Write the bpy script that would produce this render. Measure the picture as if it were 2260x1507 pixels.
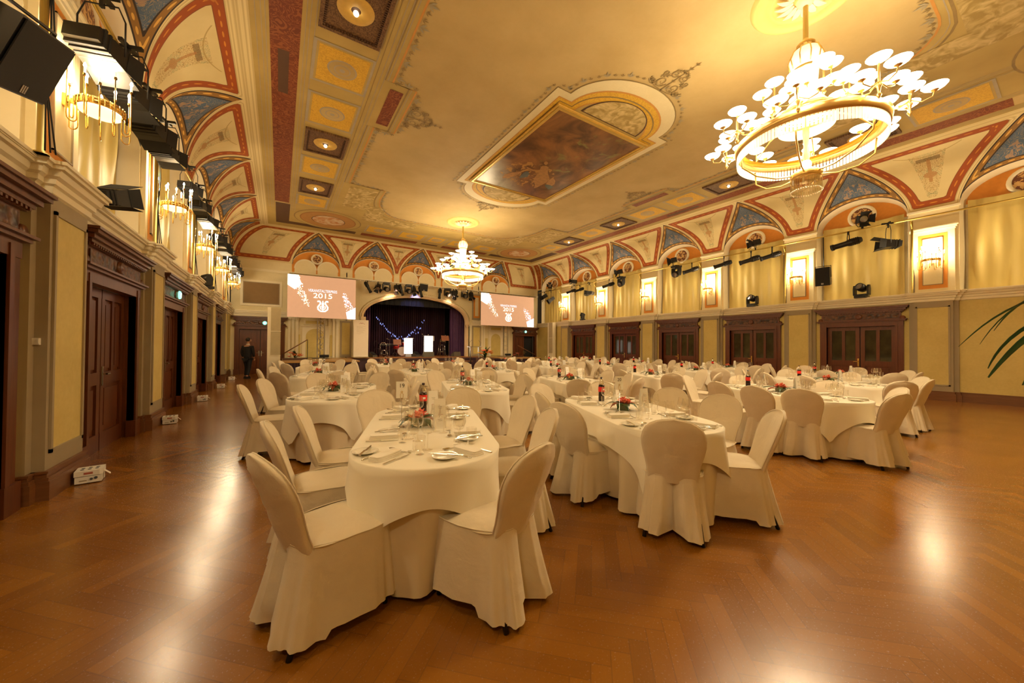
import bpy, bmesh, math, random
import numpy as np
from mathutils import Vector, Matrix
for o in list(bpy.data.objects): bpy.data.objects.remove(o, do_unlink=True)
SC = bpy.context.scene; COL = SC.collection
random.seed(7)
PI = math.pi
# ------------------------------------------------------------------ camera
YAW, PIT, ROLL, CZ = math.radians(32.533), math.radians(.731), math.radians(.438), 1.4
cf = Vector((math.sin(YAW)*math.cos(PIT), math.cos(YAW)*math.cos(PIT), math.sin(PIT)))
cr = Vector((math.cos(YAW), -math.sin(YAW), 0)); cu = cr.cross(cf)
cr2 = cr*math.cos(ROLL)+cu*math.sin(ROLL); cu2 = cu*math.cos(ROLL)-cr*math.sin(ROLL)
cd = bpy.data.cameras.new('camera'); cam = bpy.data.objects.new('camera', cd); COL.objects.link(cam)
cd.sensor_fit = 'HORIZONTAL'; cd.sensor_width = 36; cd.lens = 36*804/2260; cd.clip_start = .05; cd.clip_end = 100
m = Matrix.Identity(4)
for i in range(3): m[i][0] = cr2[i]; m[i][1] = cu2[i]; m[i][2] = -cf[i]
m[2][3] = CZ
cam.matrix_world = m; SC.camera = cam
# ------------------------------------------------------------------ exposure, world, lamps
SC.view_settings.view_transform = 'Standard'; SC.view_settings.look = 'None'; SC.view_settings.gamma = 1
SC.view_settings.use_curve_mapping = False; SC.cycles.transparent_max_bounces = 32; SC.view_settings.exposure = EXPOSURE = 0.5
w = bpy.data.worlds.new('world'); SC.world = w; w.use_nodes = True
w.node_tree.nodes['Background'].inputs[0].default_value = (.9,.55,.25,1); w.node_tree.nodes['Background'].inputs[1].default_value = .02
WARM = (1,.785,.475)
def lamp(name, loc, power, col=WARM, r=.1, kind='POINT', rot=None, spot=None, parent=None):
    l = bpy.data.lights.new(name, kind); l.energy = power; l.color = col; l.shadow_soft_size = r
    o = bpy.data.objects.new(name, l); COL.objects.link(o); o.location = loc
    if rot: o.rotation_euler = rot
    if spot: l.spot_size = spot; l.spot_blend = .5
    if parent: o.parent = parent
    return o
CH_POWER, SC_POWER = 44, 66
CHAND = ((6.78, 2.27), (6.78, 14.72))
for cx, cy in CHAND:
    for k in range(6):
        a = k*PI/3+.3
        lamp('chandelier_light', (cx+1.05*math.cos(a), cy+1.05*math.sin(a), 4.80), CH_POWER, r=.25)
    lamp('chandelier_light', (cx, cy, 5.25), CH_POWER*.4, r=.2)
    lamp('added_table_fill', (cx, cy, 4.30), 470, r=.30, kind='SPOT', rot=(0,0,0), spot=math.radians(165))  # added wide spot that brightens the tables, not one of the chandelier's bulbs
PY = [2.25+3.105*k for k in range(-2, 6)]             # pilaster centres along the side walls
XL, XR, YB, YF, XM = -1.90, 15.46, 20.88, -4.0, 6.78  # lower wall planes
ZC, ZS, ZK = 6.87, 5.36, 3.0                          # ceiling, spring of cove, cornice top
SCY_L = [PY[1], PY[2], PY[3], PY[4], PY[5], PY[6], PY[7]]
for y in SCY_L: lamp('sconce_light', (XL+.33, y, 4.08), SC_POWER, r=.12)
for y in [PY[1], PY[2], PY[3], PY[4], PY[5], PY[6], PY[7]]: lamp('sconce_light', (XR-.33, y, 4.16), SC_POWER, r=.12)
# stage light
lamp('stage_spot', (5.2, 20.0, 4.5), 160, (1,.5,.3), .08, 'SPOT', (math.radians(38),0,math.radians(-10)), 1.4)
lamp('stage_spot', (8.6, 20.0, 4.5), 120, (1,.62,.4), .08, 'SPOT', (math.radians(38),0,math.radians(12)), 1.4)
lamp('stage_spot', (6.6, 20.3, 4.3), 60, (.25,.3,1), .08, 'SPOT', (math.radians(60),0,0), 1.2)
# ------------------------------------------------------------------ material helper
class X:
    """tiny expression wrapper round shader nodes"""
    def __init__(s, nt, k): s.nt, s.k = nt, k
    def _m(s, op, *a):
        n = s.nt.nodes.new('ShaderNodeMath'); n.operation = op
        for i, v in enumerate((s,)+a):
            if isinstance(v, X): s.nt.links.new(v.k, n.inputs[i])
            else: n.inputs[i].default_value = v
        return X(s.nt, n.outputs[0])
    def __add__(s, o): return s._m('ADD', o)
    def __sub__(s, o): return s._m('SUBTRACT', o)
    def __mul__(s, o): return s._m('MULTIPLY', o)
    def __truediv__(s, o): return s._m('DIVIDE', o)
    def lt(s, o): return s._m('LESS_THAN', o)
    def gt(s, o): return s._m('GREATER_THAN', o)
    def abs(s): return s._m('ABSOLUTE')
    def sin(s): return s._m('SINE')
    def floor(s): return s._m('FLOOR')
    def fract(s): return s._m('FRACT')
    def min(s, o): return s._m('MINIMUM', o)
    def max(s, o): return s._m('MAXIMUM', o)
    def mod(s, o): return s._m('FLOORED_MODULO', o)
    def sqrt(s): return s._m('SQRT')
    def inv(s): return (s*-1)+1
    def band(s, a, b): return s.gt(a)*s.lt(b)
    def near(s, a, h): return (s-a).abs().lt(h)
class NT:
    def __init__(s, name):
        s.m = bpy.data.materials.new(name); s.m.use_nodes = True; s.nt = s.m.node_tree
        s.b = s.nt.nodes['Principled BSDF']; s.out = s.nt.nodes['Material Output']
    def attr(s, n):
        a = s.nt.nodes.new('ShaderNodeAttribute'); a.attribute_name = n; return X(s.nt, a.outputs['Fac'])
    def obj(s, kind='Object'):
        t = s.nt.nodes.new('ShaderNodeTexCoord'); sp = s.nt.nodes.new('ShaderNodeSeparateXYZ')
        s.nt.links.new(t.outputs[kind], sp.inputs[0]); return [X(s.nt, sp.outputs[i]) for i in range(3)]
    def vec(s, x, y, z=0):
        c = s.nt.nodes.new('ShaderNodeCombineXYZ')
        for i, v in enumerate((x, y, z)):
            if isinstance(v, X): s.nt.links.new(v.k, c.inputs[i])
            else: c.inputs[i].default_value = v
        return X(s.nt, c.outputs[0])
    def noise(s, scale, vec=None, detail=3, dist=0, rough=.5):
        n = s.nt.nodes.new('ShaderNodeTexNoise'); n.inputs['Scale'].default_value = scale
        n.inputs['Detail'].default_value = detail; n.inputs['Distortion'].default_value = dist; n.inputs['Roughness'].default_value = rough
        if vec is None:
            t = s.nt.nodes.new('ShaderNodeTexCoord'); s.nt.links.new(t.outputs['Object'], n.inputs['Vector'])
        else: s.nt.links.new(vec.k, n.inputs['Vector'])
        return X(s.nt, n.outputs['Fac'])
    def white(s, vec):
        n = s.nt.nodes.new('ShaderNodeTexWhiteNoise'); s.nt.links.new(vec.k, n.inputs['Vector']); return X(s.nt, n.outputs['Value'])
    def vor(s, scale, vec, feat='F1'):
        n = s.nt.nodes.new('ShaderNodeTexVoronoi'); n.feature = feat; n.inputs['Scale'].default_value = scale
        s.nt.links.new(vec.k, n.inputs['Vector']); return X(s.nt, n.outputs['Distance'])
    def mix(s, f, a, b):
        n = s.nt.nodes.new('ShaderNodeMix'); n.data_type = 'RGBA'
        if isinstance(f, X): s.nt.links.new(f.k, n.inputs[0])
        else: n.inputs[0].default_value = f
        for i, v in ((6, a), (7, b)):
            if isinstance(v, X): s.nt.links.new(v.k, n.inputs[i])
            else: n.inputs[i].default_value = (*v, 1)
        return X(s.nt, n.outputs[2])
    def col(s, c): s.nt.links.new(c.k, s.b.inputs['Base Color'])
    def rough(s, r): s.nt.links.new(r.k, s.b.inputs['Roughness']) if isinstance(r, X) else setattr(s.b.inputs['Roughness'], 'default_value', r)
    def bump(s, h, st=.3, d=.01):
        n = s.nt.nodes.new('ShaderNodeBump'); n.inputs['Strength'].default_value = st; n.inputs['Distance'].default_value = d
        s.nt.links.new(h.k, n.inputs['Height']); s.nt.links.new(n.outputs[0], s.b.inputs['Normal'])
def mat(name, c, rough=.6, metal=0, var=.12, scale=6, bump=0, bscale=40, emis=None, spec=None, alpha=None, trans=None):
    n = NT(name); b = n.b
    f = n.noise(scale)
    if emis is None or emis[1] < 1:
        n.col(n.mix(f, [min(1, v*(1-var)) for v in c], [min(1, v*(1+var)) for v in c]))
    else: b.inputs['Base Color'].default_value = (*c, 1)
    b.inputs['Roughness'].default_value = rough; b.inputs['Metallic'].default_value = metal
    if bump: n.bump(n.noise(bscale, detail=2), bump, .01)
    if emis: b.inputs['Emission Color'].default_value = (*emis[0], 1); b.inputs['Emission Strength'].default_value = emis[1]
    if spec is not None: b.inputs['Specular IOR Level'].default_value = spec
    if trans: b.inputs['Transmission Weight'].default_value = trans; b.inputs['IOR'].default_value = 1.3
    return n.m
# ------------------------------------------------------------------ mesh helper
class MB:
    def __init__(s): s.v, s.f, s.mi, s.mats, s.sm = [], [], [], [], []
    def mat(s, m):
        if m not in s.mats: s.mats.append(m)
        return s.mats.index(m)
    def add(s, vs, fs, m, sm=False):
        o = len(s.v); k = s.mat(m); s.v += [tuple(v) for v in vs]
        for f in fs: s.f.append(tuple(i+o for i in f)); s.mi.append(k); s.sm.append(sm)
        return s
    def box(s, x0, x1, y0, y1, z0, z1, m):
        x0, x1 = sorted((x0, x1)); y0, y1 = sorted((y0, y1)); z0, z1 = sorted((z0, z1))
        v = [(x, y, z) for x in (x0, x1) for y in (y0, y1) for z in (z0, z1)]
        return s.add(v, [(0,1,3,2),(4,6,7,5),(0,4,5,1),(2,3,7,6),(0,2,6,4),(1,5,7,3)], m)
    def obox(s, c, ax, ay, az, hx, hy, hz, m, taper=1):
        c = Vector(c); v = []
        for i in (-1, 1):
            for j in (-1, 1):
                for k in (-1, 1):
                    t = taper if k > 0 else 1
                    v.append(c+Vector(ax)*hx*i*t+Vector(ay)*hy*j*t+Vector(az)*hz*k)
        return s.add(v, [(0,1,3,2),(4,6,7,5),(0,4,5,1),(2,3,7,6),(0,2,6,4),(1,5,7,3)], m)
    def quad(s, a, b, c, d, m): return s.add([a,b,c,d], [(0,1,2,3)], m)
    def ngon(s, pts, m): return s.add(pts, [tuple(range(len(pts)))], m)
    def extr(s, poly, vec, m, sm=False, caps=True):
        n = len(poly); vec = Vector(vec); v = [Vector(p) for p in poly]; v += [p+vec for p in v]
        f = [(i, (i+1)%n, n+(i+1)%n, n+i) for i in range(n)]
        s.add(v, f, m, sm)
        if caps: s.add(v, [tuple(range(n))[::-1], tuple(range(n, 2*n))], m)
        return s
    def lathe(s, prof, m, c=(0,0,0), n=16, axis=None, sm=True, a0=0, a1=2*PI):
        c = Vector(c); az = Vector(axis or (0,0,1)).normalized()
        ax = az.orthogonal().normalized() if axis else Vector((1,0,0)); ay = az.cross(ax)
        full = abs(a1-a0-2*PI) < 1e-6; nn = n if full else n+1; v = []
        for r, z in prof:
            for i in range(nn):
                a = a0+(a1-a0)*i/n; v.append(c+ax*r*math.cos(a)+ay*r*math.sin(a)+az*z)
        f = []
        for j in range(len(prof)-1):
            for i in range(n):
                k = (i+1) % nn; f.append((j*nn+i, j*nn+k, (j+1)*nn+k, (j+1)*nn+i))
        return s.add(v, f, m, sm)
    def cyl(s, c, r, h, m, n=12, axis=None, r2=None):
        r2 = r if r2 is None else r2
        return s.lathe([(0,0),(r,0),(r,0),(r2,h),(r2,h),(0,h)], m, c, n, axis)
    def tube(s, pts, r, m, n=6, closed=False):
        P = [Vector(p) for p in pts]; v = []; L = len(P); up = None
        for i, p in enumerate(P):
            a = P[(i-1) % L] if (closed or i > 0) else p; b = P[(i+1) % L] if (closed or i < L-1) else p
            t = (b-a).normalized()
            if up is None: up = t.orthogonal().normalized()
            else:
                up = (up-t*up.dot(t)); up = up.normalized() if up.length > 1e-6 else t.orthogonal().normalized()
            w_ = t.cross(up); rr = r[i] if isinstance(r, (list, tuple)) else r
            for k in range(n):
                an = 2*PI*k/n; v.append(p+up*rr*math.cos(an)+w_*rr*math.sin(an))
        f = []; LL = L if closed else L-1
        for i in range(LL):
            j = (i+1) % L
            for k in range(n): f.append((i*n+k, i*n+(k+1)%n, j*n+(k+1)%n, j*n+k))
        if not closed: f += [tuple(range(n))[::-1], tuple(range((L-1)*n, L*n))]
        return s.add(v, f, m, True)
    def grid(s, P, m, sm=True, cu=False, cv=False):
        R, C_ = len(P), len(P[0]); v = [p for row in P for p in row]; f = []
        for i in range(R if cv else R-1):
            for j in range(C_ if cu else C_-1):
                a, b = (i+1) % R, (j+1) % C_; f.append((i*C_+j, i*C_+b, a*C_+b, a*C_+j))
        return s.add(v, f, m, sm)
    def sphere(s, c, r, m, n=10, sz=1, axis=None):
        pr = [(r*math.sin(PI*i/(n//2+2)), -r*sz*math.cos(PI*i/(n//2+2))) for i in range(n//2+3)]
        return s.lathe(pr, m, c, n, axis)
    def build(s, name, parent=None, attrs=None):
        me = bpy.data.meshes.new(name); me.from_pydata(s.v, [], s.f)
        for mm in s.mats: me.materials.append(mm)
        me.polygons.foreach_set('material_index', s.mi); me.polygons.foreach_set('use_smooth', s.sm)
        if attrs:
            for k, a in attrs.items():
                at = me.attributes.new(k, 'FLOAT', 'POINT'); at.data.foreach_set('value', a)
        me.update(); o = bpy.data.objects.new(name, me); COL.objects.link(o)
        if parent: o.parent = parent
        return o
def fixn(o):
    bm = bmesh.new(); bm.from_mesh(o.data); bmesh.ops.recalc_face_normals(bm, faces=bm.faces); bm.to_mesh(o.data); bm.free(); return o
def tag(o, label=None, cat=None, group=None, kind=None):
    if label: o['label'] = label
    if cat: o['category'] = cat
    if group: o['group'] = group
    if kind: o['kind'] = kind
    return o
def thing(name, label, cat, loc=(0,0,0), rz=0, group=None):
    o = bpy.data.objects.new(name, None); COL.objects.link(o); o.location = loc; o.rotation_euler = (0,0,rz)
    o.empty_display_size = .1
    return tag(o, label, cat, group)
KIDS = {}
def dup(root, loc=None, rz=None, label=None, group=None, scale=None, rot=None):
    if root.name not in KIDS: KIDS[root.name] = list(root.children)
    r = root.copy(); COL.objects.link(r)
    if loc is not None: r.location = loc
    if rz is not None: r.rotation_euler = (0,0,rz)
    if rot is not None: r.rotation_euler = rot
    if scale: r.scale = scale
    if label: r['label'] = label
    if group: r['group'] = group
    for ch in KIDS[root.name]:
        c = ch.copy(); COL.objects.link(c); c.parent = r
        for g in ch.children:
            d = g.copy(); COL.objects.link(d); d.parent = c
    return r
def place(root, used, loc, rz, label, group=None):
    """first call moves the prototype itself, later calls copy it"""
    if root.name not in KIDS: KIDS[root.name] = list(root.children)
    if not used:
        used.append(1); root.location = loc; root.rotation_euler = (0,0,rz); root['label'] = label
        if group: root['group'] = group
        return root
    return dup(root, loc, rz, label, group)
def text(body, size, m, parent, loc, rot, name='lettering', align='CENTER', ext=.001, sx=1, sp=1):
    c = bpy.data.curves.new(name, 'FONT'); c.body = body; c.size = size; c.extrude = ext; c.align_x = align; c.align_y = 'CENTER'
    c.space_character = sp; c.materials.append(m); t_ = bpy.data.objects.new(name, c); COL.objects.link(t_); bpy.context.view_layer.update()
    me = bpy.data.meshes.new_from_object(t_.evaluated_get(bpy.context.evaluated_depsgraph_get())); bpy.data.objects.remove(t_)
    if not me.materials: me.materials.append(m)
    o = bpy.data.objects.new(name, me); COL.objects.link(o)
    o.parent = parent; o.location = loc; o.rotation_euler = rot; o.scale = (sx, 1, 1)
    return o
# ------------------------------------------------------------------ room materials
def m_wall(name, c1, c2):
    n = NT(name); f = n.noise(1.3, detail=5, rough=.7); g = n.noise(22, detail=3)
    n.col(n.mix((f*.75+g*.25-.25)*2, c1, c2)); n.rough(.6); n.bump(n.noise(120), .08, .003); return n.m
YEL = m_wall('yellow_wall_plaster', (.56,.43,.13), (.74,.60,.22))
CREAM = m_wall('cream_plaster', (.72,.62,.36), (.84,.74,.48))
PALE = m_wall('pale_upper_plaster', (.78,.66,.38), (.86,.76,.50))
GREY = mat('taupe_painted_trim', (.36,.29,.18), .6, var=.08)
WHITE_T = mat('cream_stucco_molding', (.86,.77,.56), .5, var=.05)
ORANGE = mat('orange_painted_plaster', (.72,.28,.035), .6, var=.12, scale=12)
REDP = mat('red_painted_border', (.40,.075,.02), .6, var=.2, scale=10)
DARKP = mat('dark_brown_paint', (.09,.04,.02), .6)
GOLDP = mat('golden_ochre_paint', (.66,.42,.09), .6, var=.2, scale=9)
n = NT('dark_carved_wood'); x, y, z = n.obj()
f = n.noise(5, n.vec(x*6, y*6, z*.6), 4, .4); n.col(n.mix(f, (.060,.017,.006), (.18,.052,.016))); n.rough(.32); n.bump(f, .15, .004); WOOD = n.m
n = NT('red_brown_wood'); x, y, z = n.obj()
f = n.noise(4, n.vec(x*7, y*7, z*.6), 4, .4); n.col(n.mix(f, (.075,.016,.004), (.19,.048,.012))); n.rough(.3); WOOD2 = n.m
n = NT('carved_frieze_wood'); x, y, z = n.obj()
v = n.vor(14, n.vec(x, y, z), 'SMOOTH_F1'); n.col(n.mix(v*1.6, (.22,.08,.03), (.03,.009,.004))); n.rough(.4); n.bump(v, 1, .03); CARVE = n.m
n = NT('base_wood'); x, y, z = n.obj(); f = n.noise(4, n.vec(x, y, z*9), 4)
n.col(n.mix(f, (.13,.05,.018), (.24,.10,.035))); n.rough(.35); BASEW = n.m
BRASS = mat('polished_brass', (.85,.56,.16), .22, 1, var=.05)
BRASS2 = mat('gold_painted_pipe', (.62,.45,.12), .35, .7, var=.1)
BLACK = mat('black_metal', (.012,.011,.012), .4, .2)
BLACKM = mat('matt_black', (.01,.009,.009), .8)
CHROME = mat('chrome', (.8,.8,.78), .12, 1, var=.02)
STEEL = mat('brushed_steel', (.7,.68,.62), .2, 1, var=.05)
# floor: herringbone oak parquet
n = NT('herringbone_oak_parquet'); x, y, z = n.obj(); W_ = .088; N_ = 6
c45 = math.cos(math.radians(45))
u = (x*c45-y*c45)/W_; v = (x*c45+y*c45)/W_
i, j = u.floor(), v.floor(); k = (i-j).mod(2*N_); hor = k.lt(N_-.5)
mo = (k*-1)+(2*N_-1)
idx = i-k*hor; idy = j-mo*hor.inv()
al = ((u-i+k)*hor+(v-j+mo)*hor.inv())/N_; ac = (v-j)*hor+(u-i)*hor.inv()
edge = ac.min(ac.inv()).lt(.022).max(al.min(al.inv()).lt(.006))
rnd = n.white(n.vec(idx, idy)); rn2 = n.white(n.vec(idy, idx, 3))
gr = n.noise(3, n.vec(al*2+rnd*30, ac*5+rn2*20), 5, .5, .6)
big = n.noise(.6, detail=3)
c = n.mix(rnd*.55+gr*.45, (.19,.066,.003), (.35,.140,.009)); c = n.mix(hor*.18, c, (.21,.075,.005)); c = n.mix(edge*.4, c, (.09,.028,.006))
c = n.mix((big-.35)*.5, c, (.46,.21,.05))
n.col(c); sc = n.noise(90, detail=2); wear = n.noise(1.2, detail=4)
n.rough(wear*.14+.15+sc.gt(.66)*.12); n.bump(edge*-1+sc*.25+rnd*.25, .10, .003)
n.b.inputs['Specular IOR Level'].default_value = .6
FLOOR = n.m
# painted cove panels, driven by distance-to-border attributes
n = NT('painted_cove_panel'); d = n.attr('dist'); s_ = n.attr('su'); a_ = n.attr('sa'); l_ = n.attr('len')
x, y, z = n.obj(); st = n.noise(2.2, detail=4)
cream = n.mix(st, (.66,.53,.25), (.80,.68,.38))
ab = s_.abs()
lace = n.noise(15, n.vec(ab, a_), 1.5, 2.2); line = lace.near(.5, .026)+n.noise(9, n.vec(ab, a_, 4), 1, 3).near(.5, .022)
msk = (ab-(a_*.20+.02)).lt(0)*a_.band(.32, 1.62)
orn = (line*msk*.7).min(1)
grn = n.noise(4, n.vec(ab, a_, 9)).gt(.52)
oc = n.mix(grn, (.34,.17,.04), (.16,.20,.09))
bar = ab.lt(.22)*a_.near(1.42, .055); bar2 = ab.lt(.035)*a_.band(.75, 1.4)
sw = (a_-(ab*ab*.55+1.52)).abs().lt(.012)*ab.lt(.62)
vase = (ab*ab*60+(a_-.95)*(a_-.95)*160).lt(1)
c = n.mix(orn, cream, oc); c = n.mix(sw*.75, c, (.45,.30,.10)); c = n.mix(bar*(lace*.5+.45), c, (.20,.11,.035)); c = n.mix((bar2+vase).min(1)*.7, c, (.45,.20,.06))
mould = n.mix((d*140).sin()*.5+.5, (.60,.47,.22), (.80,.68,.38))
leaf = ((l_*26).sin()*.5+.5)*(((d-.175)*50).abs().inv().max(0))
red = n.mix(leaf.gt(.30), (.35,.070,.008), (.64,.25,.03))
c = n.mix(d.lt(.265), c, (.24,.07,.02)); c = n.mix(d.lt(.25), c, red); c = n.mix(d.lt(.10), c, (.24,.07,.02)); c = n.mix(d.lt(.088), c, mould)
n.col(c); n.rough(.65); COVE = n.m
n = NT('painted_blue_vault'); d = n.attr('dist'); l_ = n.attr('len'); s_ = n.attr('su'); a_ = n.attr('sa')
bl = n.mix(n.noise(5, detail=4), (.05,.095,.17), (.10,.165,.28))
lc = n.noise(7, n.vec(s_.abs(), a_), 1.5, 2.5); sc = lc.near(.5, .022)+lc.near(.62, .012)
fig = n.noise(12, n.vec(s_.abs(), a_, 2), 2, 1).gt(.52)*((s_*s_*9+(a_-.72)*(a_-.72)*26).lt(1))
c = n.mix((sc*.55).min(1), bl, (.40,.30,.17)); c = n.mix(fig*.6, c, (.50,.30,.16))
dia = ((l_*24).sin()*.5+.5)*(((d-.075)*36).abs().inv().max(0))
gd = n.mix(dia.gt(.35), (.30,.15,.03), (.78,.46,.10))
c = n.mix(d.lt(.155), c, (.03,.016,.012)); c = n.mix(d.lt(.128), c, gd); c = n.mix(d.lt(.026), c, (.03,.016,.012))
n.col(c); n.rough(.65); VAULT = n.m
# ------------------------------------------------------------------ vaulted coves
D_, H_, DB_ = 1.42, ZC-ZS, 1.10
W_A, Z_AP, Z_AR = 1.08, 1.48, .76
PP, QQ = 1.3, .58
def cov(t, D=None): return (D or D_)*(1-math.cos(t)), ZS+H_*math.sin(t)
def t_of_z(dz): return math.asin(min(1, dz/H_))
ARC = [0]; TT = [PI/2*i/200 for i in range(201)]
for i in range(200):
    a, b = cov(TT[i]), cov(TT[i+1]); ARC.append(ARC[-1]+math.hypot(b[0]-a[0], b[1]-a[1]))
def arc(t): return float(np.interp(t, TT, ARC))
T_AP = t_of_z(Z_AP); A_TOP = arc(T_AP)+.03
def groin_h(u): return max(0, 1-abs(u)**PP)**QQ*Z_AP
def groin_u(h):
    h = min(1, max(0, h/Z_AP)); return (1-h**(1/QQ))**(1/PP)
GU = [i/60-1 for i in range(121)]
def make_cove(name, T, centres, s0, s1, mit0, mit1, DD, DM):
    """T(s, d, z) -> world; s along wall, d into the room"""
    mb = MB(); at = {'dist': [], 'su': [], 'sa': [], 'len': []}
    gr = []                                      # groin polylines in unrolled (s, arc)
    for c in centres: gr.append(np.array([(c+W_A*u, arc(t_of_z(groin_h(u)))) for u in GU]))
    mits = []
    if mit0: mits.append(np.array([(s0+cov(t,DM)[0], arc(t)) for t in TT[::10]]))
    if mit1: mits.append(np.array([(s1-cov(t,DM)[0], arc(t)) for t in TT[::10]]))
    lines = gr+mits
    def dmin(p, L):
        a, b = L[:-1], L[1:]; ab = b-a; t = np.clip(((p-a)*ab).sum(1)/np.maximum((ab**2).sum(1), 1e-12), 0, 1)
        return float(np.sqrt(((a+ab*t[:, None]-p)**2).sum(1)).min())
    rows = [PI/2*i/34 for i in range(35)]; rows = sorted(set(rows+[T_AP]))
    nc = len(centres)
    for g in range(nc+1):
        grid = []
        for t in rows:
            d, z = cov(t, DD); dm = cov(t, DM)[0]; u = groin_u(z-ZS) if t < T_AP else 0
            a = centres[g-1]+W_A*u if g > 0 else (s0+(dm if mit0 else 0))
            b = centres[g]-W_A*u if g < nc else (s1-(dm if mit1 else 0))
            if b < a: b = a
            row = []
            cen = (centres[g-1]+centres[g])/2 if 0 < g < nc else (a+b)/2
            for k in range(17):
                s = a+(b-a)*k/16; row.append(T(s, d, z))
                A = arc(t); p = np.array((s, A))
                near = lines[max(0, g-1):g+1]+mits if nc else mits
                dd = [dmin(p, L) for L in near] if near else [9]
                if A > A_TOP: dist, ln = (0.0 if True else 0), s
                else:
                    dl = min(dd); dist = min(dl, A_TOP-A, A+.0); ln = s if (A_TOP-A <= dl or A < dl) else A
                at['dist'].append(dist if A <= A_TOP else .03+.03*math.sin(A*40)); at['su'].append(s-cen); at['sa'].append(A); at['len'].append(ln)
            grid.append(row)
        mb.grid(grid, COVE)
    o = mb.build(name, attrs=at); tag(o, kind='structure'); fixn(o)
    # blue lunette vaults
    mb = MB(); at = {'dist': [], 'su': [], 'sa': [], 'len': []}
    for c in centres:
        top = [T(c+W_A*u, cov(t_of_z(groin_h(u)), DD)[0], ZS+groin_h(u)) for u in GU]
        bot = [T(c+W_A*u, 0, ZS+Z_AR*math.sqrt(max(0, 1-u*u))) for u in GU]
        ta = np.array(top); ba = np.array(bot); grid = []
        for v in range(13):
            row = []
            for q in range(0, 121, 3):
                f = v/12; p = ba[q]*(1-f)+ta[q]*f; row.append(tuple(p))
                d1 = dmin(p, ta); d2 = dmin(p, ba); at['dist'].append(min(d1, d2)); at['su'].append(GU[q]*W_A)
                at['sa'].append(float(p[2])-ZS-.2); at['len'].append(GU[q]*1.5)
            grid.append(row)
        mb.grid(grid, VAULT)
    v = mb.build('lunette_vault', o, at)
    return o
cy = [(PY[i]+PY[i+1])/2 for i in range(7)]+[PY[7]+1.5525]
SW = 0.02
make_cove('ceiling_cove_left', lambda s, d, z: (XL-.0+d, s, z), cy, YF, YB, False, True, D_, DB_).name = 'trim_1'
make_cove('ceiling_cove_right', lambda s, d, z: (XR+.0-d, s, z), cy, YF, YB, False, True, D_, DB_).name = 'trim_2'
bx = [1.54, 4.30, 6.78, 9.25, 12.0]
make_cove('ceiling_cove_back', lambda s, d, z: (s, YB-d, z), bx, XL, XR, True, True, DB_, D_).name = 'trim_3'
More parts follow.
